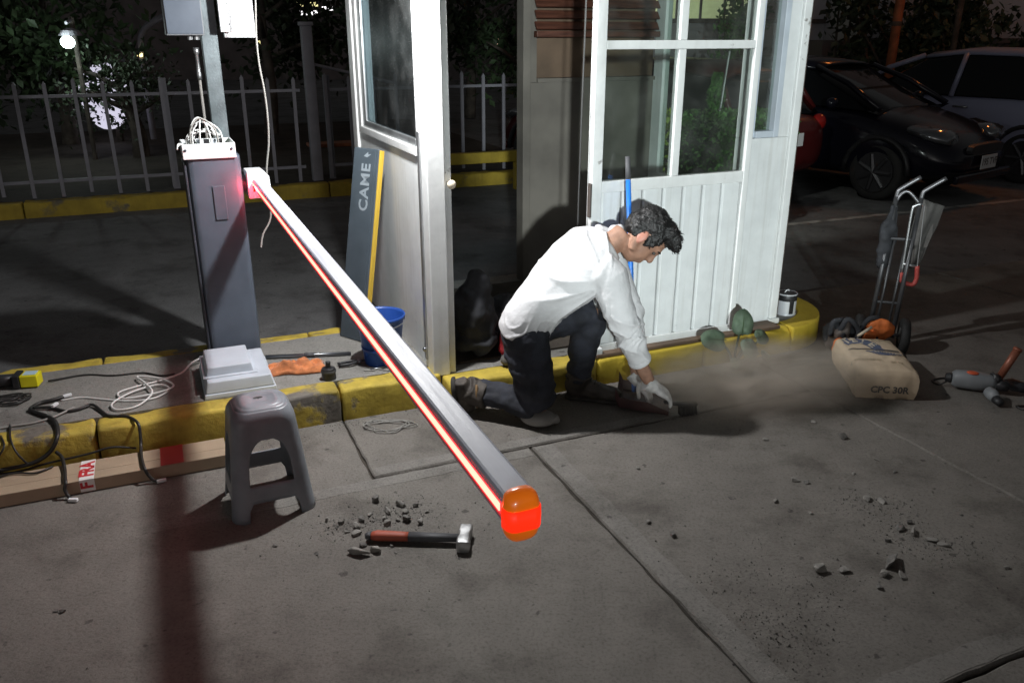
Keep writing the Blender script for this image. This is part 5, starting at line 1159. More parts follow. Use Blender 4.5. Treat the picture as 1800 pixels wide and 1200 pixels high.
# white top
def cl(v, k): return tuple(x * k for x in v)
b = MB()
shirt = [((.045, 3.468, .382), (.035, .172, -.03), (-.100, .0, .068)), ((.053, 3.47, .405), (.035, .178, -.03), (-.106, .0, .078)), ((.070, 3.472, .45), (.03, .174, -.025), (-.100, .0, .090)), ((.110, 3.478, .515), (.02, .166, -.015), (-.090, 0, .099)), ((.185, 3.485, .60), (0, .170, .015), (-.090, 0, .106)), ((.26, 3.495, .675), (-.012, .18, .045), (-.092, -.02, .116)), ((.335, 3.505, .735), (-.02, .178, .066), (-.08, -.03, .104)), ((.39, 3.515, .775), (-.02, .135, .05), (-.058, -.025, .082)), ((.432, 3.52, .797), (-.012, .078, .022), (-.038, -.005, .060))]
b.loft([(P(*c), tuple(q * .93 for q in a), tuple(q * .90 for q in d_)) for c, a, d_ in shirt], 24)
b.tube([P(.37, 3.40, .715), J['shR'] + Vector((.005, 0, -.02)), J['shR'].lerp(J['elR'], .5) + Vector((-.005, 0, 0)), J['elR'] + Vector((.01, 0, .01)), P(.535, 3.385, .36), P(.568, 3.397, .295)], [.080, .079, .068, .061, .057, .050], 16)
b.tube([P(.375, 3.64, .785), J['shL'] + Vector((.01, 0, -.02)), J['shL'].lerp(J['elL'], .5), J['elL'], P(.575, 3.65, .30)], [.072, .070, .062, .055, .05], 16)
def sd(p, n_):
    w = p + PB
    # folds running from the armpit across the side and round the hem
    a = Vector((.40, 3.40, .66)); r = w - a; ang = math.atan2(r.z, r.x); dist = math.sqrt(r.x ** 2 + r.z ** 2)
    fold = ((1 - abs(math.sin(ang * 6.5 + 1.6 * nv(w, 5)))) ** 2 * 1.8 - .6) * math.exp(-((dist - .21) / .10) ** 2) * .0085 * (1 if w.y < 3.52 and w.x < .42 else 0)
    hem = ((1 - abs(math.sin((w.x * 0.8 - w.z * 1.2 + .25 * nv(w, 7)) * 40))) ** 2 * 1.6 - .5) * .007 * max(0, 1 - abs((w.z - .43) / .10))
    slv = 0
    if w.y < 3.47 and w.x > .42 and w.z < .66: slv = ((1 - abs(math.sin((w.z * 1.0 + w.x * .55) * 40 + 2.4 * nv(w, 8)))) ** 2 * 1.6 - .5) * .0065 * max(0, min(1, (.56 - w.z) / .08))
    return n_ * (.004 + fold + hem + slv + .006 * nv(w, 7) + .0015 * nv(w, 26))
blob('white_top', b, 'shirt', person, voxel=.006, it=22, disp=sd)
b = MB(); b.ell(P(.452, 3.60, .832), (.028, .03, .03)); b.ell(P(.475, 3.59, .845), (.022, .026, .022)); blob('collar', b, 'shirt', person, voxel=.006, it=3)
b = MB(); d_ = (J['wrR'] - J['elR']).normalized(); a_ = d_.orthogonal().normalized(); b2 = d_.cross(a_); c_ = P(.566, 3.396, .298)
b.loft([(c_ + d_ * q, a_ * r_, b2 * r_) for q, r_ in ((-.012, .049), (-.010, .053), (.006, .052), (.010, .050), (.011, .044))], 20); b.build('cuff', 'shirt', person, smooth=True)
# trousers
b = MB()
b.ell(P(.075, 3.475, .43), (.112, .150, .098), Euler((0, R(-35), 0)).to_matrix())
b.loft([(P(.085, 3.475, .46), (.02, .130, -.015), (-.078, 0, .07)), (P(.05, 3.472, .40), (.03, .150, -.03), (-.10, 0, .05))], 20)
b.tube([J['hipR'], J['hipR'].lerp(J['kneeR'], .35), J['hipR'].lerp(J['kneeR'], .75), J['kneeR'] + Vector((0, 0, .012))], [.102, .102, .088, .078], 18)
b.tube([J['kneeR'] + Vector((-.01, 0, .01)), J['kneeR'].lerp(J['ankR'], .4) + Vector((0, 0, .02)), J['kneeR'].lerp(J['ankR'], .95) + Vector((0, 0, .03))], [.075, .068, .060], 16)
b.tube([J['hipL'], J['hipL'].lerp(J['kneeL'], .5), J['kneeL']], [.105, .092, .073], 16)
b.tube([J['kneeL'], J['kneeL'].lerp(J['ankL'], .4) + Vector((-.012, 0, 0)), J['kneeL'].lerp(J['ankL'], .97)], [.073, .070, .060], 16)
def jd(p, n_):
    w = p + PB
    return n_ * (.010 * nv(Vector((w.x * .6, w.y * .6, w.z * 1.5)), 14) + .004 * nv(w, 36) + (.005 * math.sin(w.z * 75 + 4 * nv(w, 8)) if w.z < .22 else 0))
blob('trousers', b, 'jeans', person, voxel=.0085, it=5, disp=jd)
b = MB(); b.ell(P(.118, 3.355, .038), (.085, .062, .037), Euler((0, 0, R(-15))).to_matrix()); b.tube([P(.19, 3.335, .055), P(.205, 3.34, .022)], [.018, .016], 8); blob('knee_pad', b, 'knee_pad', person, voxel=.006, it=4)
b = MB(); b.loft([(P(-.016, 3.43, .50), (.018, .09, -.01), (-.03, 0, .025)), (P(-.006, 3.43, .475), (.02, .09, -.01), (-.034, 0, .02))], 14)
# boots
def boot(ank, heel, toe, upv, name='boot'):
    d = (toe - heel).normalized(); sd_ = upv.cross(d).normalized()
    bt = thing('x', None, None, xy=(0, 0)); bpy.data.objects.remove(bt)
    m = MB(); c0 = heel + upv * .055 + d * .045
    m.tube([ank + (ank - c0).normalized() * .05, ank, c0], [.060, .057, .056], 14)
    m.loft([(heel + upv * .045 + d * .005, sd_ * .03, upv * .03), (heel + upv * .05 + d * .04, sd_ * .040, upv * .045), (heel + upv * .058 + d * .11, sd_ * .040, upv * .050), (heel + upv * .045 + d * .18, sd_ * .046, upv * .038), (heel + upv * .040 + d * .235, sd_ * .044, upv * .032), (heel + upv * .034 + d * .27, sd_ * .03, upv * .022)], 16, 2.4)
    o = blob(name, m, 'boot', person, voxel=.006, it=4, disp=lambda p, n_: n_ * (.004 * nv(p, 30)))
    s_ = MB(); s_.loft([(heel + upv * .010 + d * .0, sd_ * .030, upv * .010), (heel + upv * .010 + d * .03, sd_ * .043, upv * .0125), (heel + upv * .012 + d * .12, sd_ * .040, upv * .011), (heel + upv * .012 + d * .20, sd_ * .050, upv * .0125), (heel + upv * .012 + d * .25, sd_ * .044, upv * .012), (heel + upv * .014 + d * .285, sd_ * .024, upv * .009)], 16, 3); s_.build('sole', 'boot_sole', o, smooth=True)
    for k in range(5):
        q = heel + d * (.105 + k * .018) + upv * (.112 - k * .0095)
        l = MB(); l.tube([q - sd_ * .026, q + upv * .006, q + sd_ * .026], .0032, 6); l.build('lace', 'boot_tan' if k == 0 else 'cable_black', o, smooth=True)
    return o
boot(J['ankL'], P(.262, 3.665, 0.0), P(.49, 3.605, 0.0), Vector((0, 0, 1)))
# trailing foot: heel up, toes on the ground, pointing down and back
hl_ = P(-.272, 3.455, .165); tl_ = P(-.255, 3.50, .0); dd = (tl_ - hl_).normalized(); uu = (J['ankR'] - hl_ + Vector((.02, 0, 0))); uu = (uu - dd * uu.dot(dd)).normalized()
def boot2():
    sd_ = uu.cross(dd).normalized(); m = MB()
    m.tube([J['ankR'] + Vector((.05, -.03, .02)), J['ankR'] + Vector((-.02, .0, .03)), hl_ + uu * .06 + dd * .03], [.064, .064, .060], 14)
    m.loft([(hl_ + uu * .04 - dd * .01, sd_ * .032, uu * .03), (hl_ + uu * .05 + dd * .04, sd_ * .042, uu * .046), (hl_ + uu * .05 + dd * .11, sd_ * .042, uu * .045), (hl_ + uu * .05 + dd * .155, sd_ * .044, uu * .038)], 16, 2.4)
    o = blob('boot', m, 'boot', person, voxel=.006, it=4, disp=lambda p, n_: n_ * (.005 * nv(p, 30)))
    s_ = MB(); s_.loft([(hl_ + uu * .005 - dd * .012, sd_ * .03, uu * .011), (hl_ + uu * .005 + dd * .03, sd_ * .044, uu * .013), (hl_ + uu * .006 + dd * .10, sd_ * .042, uu * .012), (hl_ + uu * .008 + dd * .165, sd_ * .046, uu * .012)], 16, 3); s_.build('sole', 'boot_sole', o, smooth=True)
    l = MB(); l.tube([J['ankR'] + Vector((.0, -.055, .085)), J['ankR'] + Vector((.0, -.068, .03)), J['ankR'] + Vector((.0, -.05, -.03))], .006, 6); l.build('strap', 'boot_tan', o, smooth=True)
boot2()
# gloves: palm, four curled fingers of different length, thumb leaving the side of the palm
def glove(wr, dirv, palm_n, s, curl=.5, spread=.10, thumb_side=1):
    d = dirv.normalized(); n_ = (palm_n - d * palm_n.dot(d)).normalized(); sd_ = d.cross(n_).normalized() * thumb_side
    m = MB(); m.tube([wr - d * .035, wr - d * .01, wr + d * .02], [.037, .034, .031], 12)
    m.loft([(wr + d * .005, sd_ * .028, n_ * .019), (wr + d * .045, sd_ * .042, n_ * .018), (wr + d * .088, sd_ * .042, n_ * .014)], 14, 2.6)
    L = [.066, .074, .070, .055]
    for k in range(4):
        o_ = wr + d * .082 + sd_ * (.031 - .0205 * k); a = spread * (1.5 - k); dv = (d + sd_ * a).normalized()
        q1 = o_ + (dv * math.cos(curl * .5) + n_ * math.sin(curl * .5)) * L[k] * .5; q2 = q1 + (dv * math.cos(curl * 1.3) + n_ * math.sin(curl * 1.3)) * L[k] * .32; q3 = q2 + (dv * math.cos(curl * 2) + n_ * math.sin(curl * 2)) * L[k] * .24
        m.tube([o_ - d * .02, o_, q1, q2, q3], [.0105, .0105, .010, .0095, .008], 10); m.ell(q3, (.008, .008, .008), nu=8, nv=6)
    o_ = wr + d * .028 + sd_ * .030; q1 = o_ + (d * .6 + sd_ * .75 + n_ * .35).normalized() * .036; q2 = q1 + (d * .85 + sd_ * .30 + n_ * .45).normalized() * .030
    m.tube([o_ - sd_ * .012, o_, q1, q2], [.013, .013, .0115, .009], 10); m.ell(q2, (.009, .009, .009), nu=8, nv=6)
    return blob('glove', m, 'glove', person, voxel=.0045, it=2)
glove(J['wrR'] + Vector((.012, .004, -.02)), Vector((.80, .18, -.52)), Vector((-.45, .2, -.85)), 1, curl=.55, thumb_side=1)
glove(J['wrL'] + Vector((.004, -.005, -.02)), Vector((.55, -.35, -.65)), Vector((-.5, .1, -.7)), 1, curl=.6, thumb_side=-1)

# dustpan with long blue handle, upright behind the person
t = thing('long_dustpan', 'dark red dustpan with long blue handle standing behind the person', 'dustpan', xy=(0.60, 3.60), rot=R(-12))
b = MB(); vs = []
for (x, hw, z) in [(.15, .125, .003), (.05, .12, .008), (-.08, .11, .016), (-.10, .105, .06)]: vs += [(x, -hw, z + .05 * (x < .1) + (.02 if x > .1 else 0)), (x, -hw + .006, z), (x, hw - .006, z), (x, hw, z + .05 * (x < .1) + (.02 if x > .1 else 0))]
b.add(vs, [(i * 4 + k, i * 4 + k + 1, (i + 1) * 4 + k + 1, (i + 1) * 4 + k) for i in range(3) for k in range(3)]); o = b.build('pan', 'dustpan_red', t, smooth=False); md = o.modifiers.new('s', 'SOLIDIFY'); md.thickness = .004
hb = Vector((-.02, .06, .03)); ht = Vector((-.115, .24, 1.06))
b = MB(); b.tube([hb.lerp(ht, .12), hb.lerp(ht, .96)], .0125, 10); b.build('handle', 'handle_blue', t, smooth=True)
b = MB(); b.tube([hb.lerp(ht, .04), hb.lerp(ht, .119)], .014, 10); b.build('sleeve', 'white_metal', t, smooth=True)
b = MB(); b.tube([hb.lerp(ht, 0), hb.lerp(ht, .039)], .013, 10); b.build('socket', 'handle_blue', t, smooth=True)
b = MB(); b.tube([hb.lerp(ht, .961), hb.lerp(ht, 1.06)], [.013, .012], 10); b.build('grip', 'hammer_grey', t, smooth=True)
# hand brush in the glove
t = thing('hand_brush', 'small dark hand brush held in the gloved hand above the dust', 'brush', xy=(0.765, 3.46), rot=R(15))
b = MB(); b.loft([((-.07, 0, .075), (0, .010, 0), (0, 0, .008)), ((-.02, 0, .062), (0, .012, 0), (0, 0, .009)), ((.03, 0, .052), (0, .022, 0), (0, 0, .010)), ((.09, 0, .050), (0, .02, 0), (0, 0, .009))], 12); b.build('handle', 'black_plastic', t, smooth=True)
for k in range(6):
    b = MB(); x = .012 + k * .0145; b.loft([((x, 0, .046), (.0065, 0, 0), (0, .018, 0)), ((x + .004, 0, .002), (.008, 0, 0), (0, .024, 0))], 10); b.build('bristle_tuft', 'black_rubber', t)

# ------------------------------------------------------------------ bags inside the doorway
def sack(name, label, cat, u, v, z, s, m, seed, lean=0.0):
    b = MB(); b.ell((0, 0, s[2] * .42), (s[0], s[1], s[2] * .45)); b.ell((s[0] * .2, 0, s[2] * .75), (s[0] * .6, s[1] * .65, s[2] * .3)); b.ell((-s[0] * .25, 0, s[2] * .55), (s[0] * .75, s[1] * .8, s[2] * .35)); b.ell((0, 0, s[2] * .14), (s[0] * 1.08, s[1] * 1.05, s[2] * .14))
    o = blob(name, b, m, None, voxel=.013, it=5, disp=lambda p, n_: n_ * (.035 * nv(Vector((p.x * 1.5, p.y * 1.5, p.z * .55)), 9, seed) + .014 * nv(p, 22, seed)))
    mz = min(v_.co.z for v_ in o.data.vertices)
    for v_ in o.data.vertices: v_.co.z -= mz
    o.location = W(u, v, z); o.rotation_euler = (0, R(lean), ANG); return tag(o, label, cat)
sack('black_bag', 'large crumpled black bag just inside the booth doorway', 'bag', 1.335, 3.62, .149, (.10, .11, .40), 'black_cloth', 3.0)
sack('black_bag', 'low dark bag behind the large black bag in the doorway', 'bag', 1.50, 3.72, .149, (.13, .12, .22), 'black_cloth', 5.0)
sack('red_bag', 'small bright red bag between the dark bags and the person', 'bag', 1.505, 3.555, .149, (.05, .045, .17), 'red_bag', 8.0)
sack('grey_rag', 'flat pale grey rag on the doorway sill beside the bags', 'rag', 1.53, 3.43, .138, (.12, .05, .05), 'grey_cloth', 9.0)

# ------------------------------------------------------------------ plant at the kerb foot
t = thing('broad_leaf_plant', 'plant with three broad round leaves growing from the foot of the yellow kerb', 'plant', 2.66, 3.27)
b = MB()
for (x, y, z) in [(.03, .0, .235), (-.14, -.02, .19), (.01, -.08, .16), (.13, -.04, .15), (.08, -.10, .10), (-.06, -.09, .07)]: b.tube(spline([(0, 0, -.01), (x * .3, y * .4, z * .5), (x, y, z)], 4), [.006] * 8 + [.003], 6)
b.build('stems', 'leaf_mid', t, smooth=True)
def leaf(c, r, nrm, d, seed):
    n_ = Vector(nrm).normalized(); d = Vector(d); d = (d - n_ * d.dot(n_)).normalized(); s_ = n_.cross(d); vs = [Vector(c)]; k = 20
    for rr in (.5, 1.0):
        for i in range(k):
            a = 2 * math.pi * i / k; rad = r * rr * (1 + .10 * math.cos(a) - .22 * max(0, -math.cos(a)) ** 6 + .05 * math.sin(3 * a + seed))
            vs.append(Vector(c) + d * math.cos(a) * rad * 1.12 + s_ * math.sin(a) * rad * .92 + n_ * (-.10 * r * rr * rr * abs(math.sin(a)) + .05 * r * math.sin(5 * a + seed)))
    b = MB(); b.add(vs, [(0, 1 + i, 1 + (i + 1) % k) for i in range(k)] + [(1 + i, 1 + k + i, 1 + k + (i + 1) % k, 1 + (i + 1) % k) for i in range(k)])
    o = b.build('leaf', 'leaf_big', t, smooth=True); md = o.modifiers.new('s', 'SOLIDIFY'); md.thickness = .0015
    v_ = MB(); v_.tube([Vector(c) - d * r * .85 + n_ * .003, Vector(c) + n_ * .004, Vector(c) + d * r * .95 + n_ * .001], [.003, .0025, .0012], 5); v_.build('midrib', 'leaf_mid', o)
leaf((.03, -.01, .235), .066, (-.2, -.9, .35), (.15, 0, 1), 1)
leaf((-.15, -.03, .185), .066, (-.1, -.75, .6), (-1, 0, .25), 2)
leaf((.02, -.09, .14), .058, (.1, -.8, .5), (.1, -.3, -1), 3)
leaf((.12, -.05, .17), .048, (.2, -.7, .6), (1, -.2, .3), 4)
leaf((.10, -.12, .10), .032, (.3, -.6, .7), (.8, -.5, -.4), 5)
leaf((-.06, -.10, .075), .035, (0, -.6, .8), (-.6, -.6, -.2), 6)

# ------------------------------------------------------------------ paint can on the island end
t = thing('paint_can', 'small black and white paint can on the rounded island end', 'paint can', 3.235, 3.565, .134)
b = MB(); b.lathe([(.056, 0), (.058, .003), (.058, .006), (.0555, .009), (.0555, .118), (.058, .121), (.058, .126), (.054, .127), (.052, .122), (0, .122)], 28, cap1=False); b.build('tin', 'can_white', t, smooth=False, bevel=.001)
b = MB(); b.lathe([(.0562, .086), (.0568, .087), (.0568, .119), (.0562, .12)], 28, cap0=False, cap1=False); b.build('top_band', 'black_plastic', t, smooth=True)
b = MB()
for k in range(7):
    a0, a1 = R(-112 + k * 4), R(-112 + (k + 1) * 4); b.add([(.0567 * math.cos(a0), .0567 * math.sin(a0), .012), (.0567 * math.cos(a1), .0567 * math.sin(a1), .012), (.0567 * math.cos(a1), .0567 * math.sin(a1), .086), (.0567 * math.cos(a0), .0567 * math.sin(a0), .086)], [(0, 1, 2, 3)])
b.build('label_stripe', 'black_plastic', t)
b = MB(); b.lathe([(.050, .122), (.050, .1265), (.0, .1275)], 24, cap1=False); b.build('lid', 'hammer_grey', t)
b = MB(); b.tube(spline([(-.02, 0, .130), (-.012, -.006, .142), (.004, -.004, .144), (.012, .004, .132)], 4), .003, 6); b.build('lid_drip', 'white_metal', t, smooth=True)

# ------------------------------------------------------------------ cement bag
bag = thing('cement_bag', 'brown paper cement bag with blue gear emblem lying on the pavement', 'cement bag', xy=(1.80, 3.64), rot=R(-7))
BW, BL, BHT = .138, .45, .158          # half width, length (along +y), height
sk = -.0                               # lies square
def bagtop(x, y):
    ex = max(0, 1 - abs(x / (BW * 1.02)) ** 12); ey = max(0, 1 - abs((y - BL / 2) / (BL / 2 * 1.01)) ** 16)
    return BHT * (.90 + .06 * (1 - (x / BW) ** 2) + .05 * (1 - ((y - BL / 2) / (BL / 2)) ** 2)) * (ex * ey) ** .045 + .007 * nv((x, y, 0), 8) + .007 * (abs(nv((x * 1.6, y, 3), 17)) - .25)
b = MB(); nx, ny = 30, 44; vs = []
for j in range(ny + 1):
    for i in range(nx + 1):
        x = -BW + 2 * BW * i / nx; y = BL * j / ny; vs.append((x, y, bagtop(x * .985, BL / 2 + (y - BL / 2) * .985)))
top_n = len(vs); fs = [(j * (nx + 1) + i, j * (nx + 1) + i + 1, (j + 1) * (nx + 1) + i + 1, (j + 1) * (nx + 1) + i) for j in range(ny) for i in range(nx)]
loop = [i for i in range(nx + 1)] + [j * (nx + 1) + nx for j in range(1, ny + 1)] + [ny * (nx + 1) + i for i in range(nx - 1, -1, -1)] + [j * (nx + 1) for j in range(ny - 1, 0, -1)]
prev = loop
for lv, bulge in ((.8, .004), (.5, .008), (.2, .006), (0.0, -.003)):
    cur = []
    for q in loop:
        x, y, z = vs[q]; d = Vector((x / BW, (y - BL / 2) / (BL / 2), 0)); k = max(abs(d.x), abs(d.y)); sx = d.x if abs(d.x) > .97 else 0; sy = d.y if abs(d.y) > .97 else 0
        w_ = bulge + .006 * nv((x * 2, y * 2, lv), 9)
        cur.append(len(vs)); vs.append((x + sx * w_, y + sy * w_, z * lv + .001))
    m_ = len(loop); fs += [(prev[k], cur[k], cur[(k + 1) % m_], prev[(k + 1) % m_]) for k in range(m_)]; prev = cur
fs.append(tuple(prev)); b.add(vs, fs); sk_ = b.build('sack', 'paper_bag', bag, smooth=True); sk_.data.set_sharp_from_angle(angle=R(70))
def on_bag(p): return Vector((p.x, p.y, bagtop(p.x * .985, BL / 2 + (p.y - BL / 2) * .985) + .0022 + p.z))
def decal(name, quads, m, parent=bag):
    b = MB()
    for q in quads:
        # subdivide strips so that they follow the sack
        b.add([on_bag(Vector((x, y, 0))) for x, y in q], [tuple(range(len(q)))])
    return b.build(name, m, parent)
gc, ri, ro = (-.072, .215), .072, .135
quads = []
for k in range(26):
    a0, a1 = R(178 - k * 6.6), R(178 - (k + 1) * 6.6); rr = ro + (.006 if k % 2 else 0)
    for (r0, r1) in ((ri, ri + .03), (ri + .03, ri + .055), (ri + .055, rr)):
        quads.append([(gc[0] + r0 * math.cos(a0) * .9, gc[1] + r0 * 1.75 * math.sin(a0)), (gc[0] + r0 * math.cos(a1) * .9, gc[1] + r0 * 1.75 * math.sin(a1)), (gc[0] + r1 * math.cos(a1) * .9, gc[1] + r1 * 1.75 * math.sin(a1)), (gc[0] + r1 * math.cos(a0) * .9, gc[1] + r1 * 1.75 * math.sin(a0))])
quads = [q for q in quads if all(abs(x) < BW * .93 and .02 < y < BL * .97 for x, y in q)]
gear = decal('gear_emblem', quads, 'bag_blue')
for k, chh in enumerate('TEJE'):
    a = R(112 - k * 26); rr = .102; M = Matrix.Translation((gc[0] + rr * math.cos(a) * .9, gc[1] + rr * 1.75 * math.sin(a), .0012)) @ Matrix.Diagonal((1, 1.75, 1, 1)) @ Matrix.Rotation(a - R(90), 4, 'Z')
    text('emblem_letter', chh, .058, 'bag_pale', gear, M, bold=.0015, extrude=.0002, fn=on_bag)
quads = []
for k in range(20):
    x0 = -.125 + k * .0135; x1 = x0 + .0135; h = .016 + .016 * min(1, k / 9)
    c0 = .255 - .0005 * k; yb = lambda x: .258 - .10 * (x + .12) ** 1 * .25
    quads.append([(x0, yb(x0) - h * .4), (x1, yb(x1) - h * .4), (x1, yb(x1) + h * .25), (x0, yb(x0) + h * .25)])
decal('dark_stripe', [q for q in quads if all(abs(x) < BW * .95 for x, _ in q)], 'bag_black')
quads = []
for k in range(16):
    x0 = -.05 + k * .0115; x1 = x0 + .0115; hh = .05 * math.sin(math.pi * min(1, (k + 1.5) / 15)) + .008
    quads.append([(x0, .232 - hh - .02 * k / 16), (x1, .232 - hh - .02 * k / 16), (x1, .230 - .012 * k / 16), (x0, .230 - .012 * k / 16)])
low = decal('lower_emblem', [q for q in quads if all(abs(x) < BW * .93 for x, _ in q)], 'bag_blue')
text('emblem_letter', 'CEMENTO', .030, 'bag_pale', low, Matrix.Translation((.035, .205, .0012)) @ Matrix.Rotation(R(-8), 4, 'Z'), extrude=.0002, fn=on_bag)
text('small_print', 'MORTERO', .030, 'bag_faint', bag, Matrix.Translation((-.075, .115, .0006)), extrude=.0002, fn=on_bag)
text('small_print', '50 kg', .026, 'bag_faint', bag, Matrix.Translation((.06, .085, .0006)), extrude=.0002, fn=on_bag)
text('small_print', 'CPC', .05, 'bag_faint', bag, Matrix.Translation((.07, .40, .0006)), extrude=.0002, fn=on_bag)
text('end_print', 'CPC 30R', .046, 'bag_black', bag, Matrix.Translation((.012, -.0135, .052)) @ Matrix.Rotation(R(90), 4, 'X'), bold=.0015)

# ------------------------------------------------------------------ hand truck with hanging saw and cloth
ht_ = thing('hand_truck', 'black hand truck with chrome handles leaning upright behind the cement bag', 'hand truck', xy=(2.07, 4.36), rot=R(-18))
GA = .062
def HT(x, y, z): return (x, y, z)
for s in (-1, 1):
    b = MB(); b.tube([(s * GA, 0, .06), (s * GA + .045, .12, .82)], .0125, 10); b.build('rail', 'truck_tube', ht_, smooth=True)
    b = MB(); b.tube(spline([(s * GA + .045, .12, .8205), (s * GA + .05, .12, .855), (s * GA + .07, .12, .875), (s * GA + .15, .12, .935)], 5), .0115, 10); b.build('handle', 'handle_metal', ht_, smooth=True)
    M = Matrix.Translation((s * .115, -.03, .085)) @ Matrix.Rotation(R(90), 4, 'Y')
    b = MB(); b.lathe([(.045, -.02), (.085, -.024), (.10, -.015), (.10, .015), (.085, .024), (.045, .02)], 24, M); w_ = b.build('wheel', 'black_rubber', ht_, smooth=True)
    b = MB(); b.lathe([(.0, -.021), (.046, -.021), (.046, .021), (0, .021)], 18, M, cap0=False, cap1=False); b.build('hub', 'galvanised', w_)
    b = MB(); b.tube([(s * .03, .0, .06), (s * .03 + .035, .09, .60)], .007, 8); b.build('inner_bar', 'truck_tube', ht_, smooth=True)
b = MB(); b.tube([(-.115, -.03, .085), (.115, -.03, .085)], .009, 8); b.build('axle', 'truck_tube', ht_)
for z, k in ((.25, .3), (.60, .71)):
    b = MB(); b.tube([(-GA + .045 * k, .12 * k, z), (GA + .045 * k, .12 * k, z)], .009, 8); b.build('cross_bar', 'truck_tube', ht_)
b = MB(); b.tube(spline([(-GA + .043, .118, .79), (-.01 + .02, .118, .845), (.045, .118, .85), (GA + .043, .118, .79)], 5), .009, 8); b.build('top_bow', 'handle_metal', ht_, smooth=True)
b = MB(); b.box(-.12, .12, -.22, 0.0, .003, .012); b.build('toe_plate', 'truck_tube', ht_, bevel=.003)
saw = thing('hacksaw', 'hacksaw with red handle hanging from the hand truck handle', 'hacksaw', xy=(2.15, 4.40), z=.36, rot=R(-10))
b = MB(); b.tube(spline([(0, 0, .06), (0, 0, .2), (0, 0, .40), (.012, 0, .43), (.04, 0, .44)], 5), .007, 8); b.build('frame_bar', 'galvanised', saw, smooth=True)
b = MB(); b.tube([(.075, 0, .10), (.06, 0, .43), (.04, 0, .44)], .0035, 6); b.build('blade', 'galvanised', saw)
b = MB(); b.tube(spline([(0, 0, .06), (0, 0, .02), (.03, 0, .0), (.07, 0, -.005), (.082, 0, .03), (.075, 0, .10)], 5), .0125, 8); b.build('handle', 'saw_red', saw, smooth=True)
b = MB(); b.tube([(0.0, 0, .11), (.075, 0, .095)], .008, 8); b.build('bridge', 'galvanised', saw, smooth=True)
# cloth draped over the truck
b = MB(); n = 26; vs = []
for i in range(n):
    for j in range(n):
        s_, t_ = i / (n - 1), j / (n - 1); w_ = .11 * (1 - .75 * t_ ** 1.5); x = (s_ - .45) * w_ * 1.4 + .06 * (1 - t_) * .6; z = .46 - .40 * t_ - .05 * s_ * (1 - t_)
        y = .02 * math.sin(s_ * 9 + t_ * 2) + .03 * noise.noise(Vector((s_ * 3, t_ * 3, 1)))
        vs.append((x, y, z))
b.add(vs, [(i * n + j, (i + 1) * n + j, (i + 1) * n + j + 1, i * n + j + 1) for i in range(n - 1) for j in range(n - 1)])
o = b.build('hanging_cloth', 'grey_cloth', smooth=True, loc=(2.245, 4.50, .36), rotz=R(-10)); md = o.modifiers.new('s', 'SOLIDIFY'); md.thickness = .004
tag(o, 'grey cloth hanging on the right handle of the hand truck', 'cloth')
sack('dark_jacket', 'dark jacket hung between the rails of the hand truck', 'jacket', 3.66, 3.30, .42, (.07, .028, .36), 'black_cloth', 17.0)

# ------------------------------------------------------------------ tool bag
tb = thing('tool_bag', 'open black and orange tool bag lying behind the cement bag', 'tool bag', xy=(1.90, 4.31), rot=R(8))
b = MB(); b.ell((0, 0, .07), (.17, .10, .075)); b.ell((-.10, 0, .10), (.06, .09, .07)); b.ell((.10, .01, .10), (.07, .09, .07)); blob('shell', b, 'black_cloth', tb, voxel=.01, it=4, disp=lambda p, n_: n_ * (.02 * nv(p, 14)))
for (c, r_, e) in [((.10, -.07, .135), (.075, .025, .065), (20, 10, -12)), ((-.135, -.085, .065), (.04, .018, .04), (10, -20, 20)), ((.03, -.085, .09), (.04, .016, .05), (12, 0, 0))]:
    b = MB(); b.ell(c, tuple(1.15 * q for q in r_), Euler([R(q) for q in e]).to_matrix()); blob('orange_panel', b, 'orange_bag', tb, voxel=.006, it=2, disp=lambda p, n_: n_ * (.008 * nv(p, 28)))
for P_ in ([(-.12, -.05, .12), (-.10, -.08, .21), (-.04, -.09, .16), (-.02, -.09, .09)], [(.0, -.05, .13), (.03, -.07, .20), (.09, -.07, .20), (.10, -.06, .15)], [(-.16, -.03, .10), (-.15, -.03, .18), (-.09, -.03, .19)]):
    b = MB(); b.tube(spline(P_, 5), .014, 8); b.build('strap', 'black_cloth', tb, smooth=True)
b = MB(); b.tube([(-.05, -.12, .125), (.035, -.10, .165)], .008, 8); b.build('wooden_handle', 'bag_pale', tb, smooth=True)
b = MB(); b.tube(spline([(-.065, -.145, .115), (-.07, -.15, .125), (-.06, -.15, .133), (-.052, -.15, .128)], 4), .003, 6); b.build('ring', 'chrome', tb, smooth=True)
sack('brown_sack', 'small brown sack leaning against the rounded kerb end', 'sack', 3.33, 3.22, 0.0, (.06, .07, .17), 'booth_brown', 21.0)

# ------------------------------------------------------------------ rotary hammer drill on the right
dr = thing('rotary_hammer', 'grey rotary hammer drill with raised side handle and cable on the pavement at right', 'drill', xy=(2.30, 3.74), rot=R(-22))
b = MB(); b.loft([((-.12, 0, .05), (0, .03, 0), (0, 0, .03)), ((-.105, 0, .05), (0, .042, 0), (0, 0, .042)), ((-.02, 0, .052), (0, .044, 0), (0, 0, .046)), ((.05, 0, .05), (0, .036, 0), (0, 0, .04)), ((.075, 0, .048), (0, .028, 0), (0, 0, .03))], 16, 2.6); b.build('motor_housing', 'drill_grey', dr, smooth=True)
b = MB(); b.lathe([(.024, 0), (.026, .01), (.020, .03)], 14, Matrix.Translation((-.118, 0, .05)) @ Matrix.Rotation(R(-90), 4, 'Y')); b.build('vent', 'black_plastic', dr)
b = MB(); b.ell((-.035, -.012, .094), (.028, .022, .008)); b.build('badge', 'drill_red', dr, smooth=True)
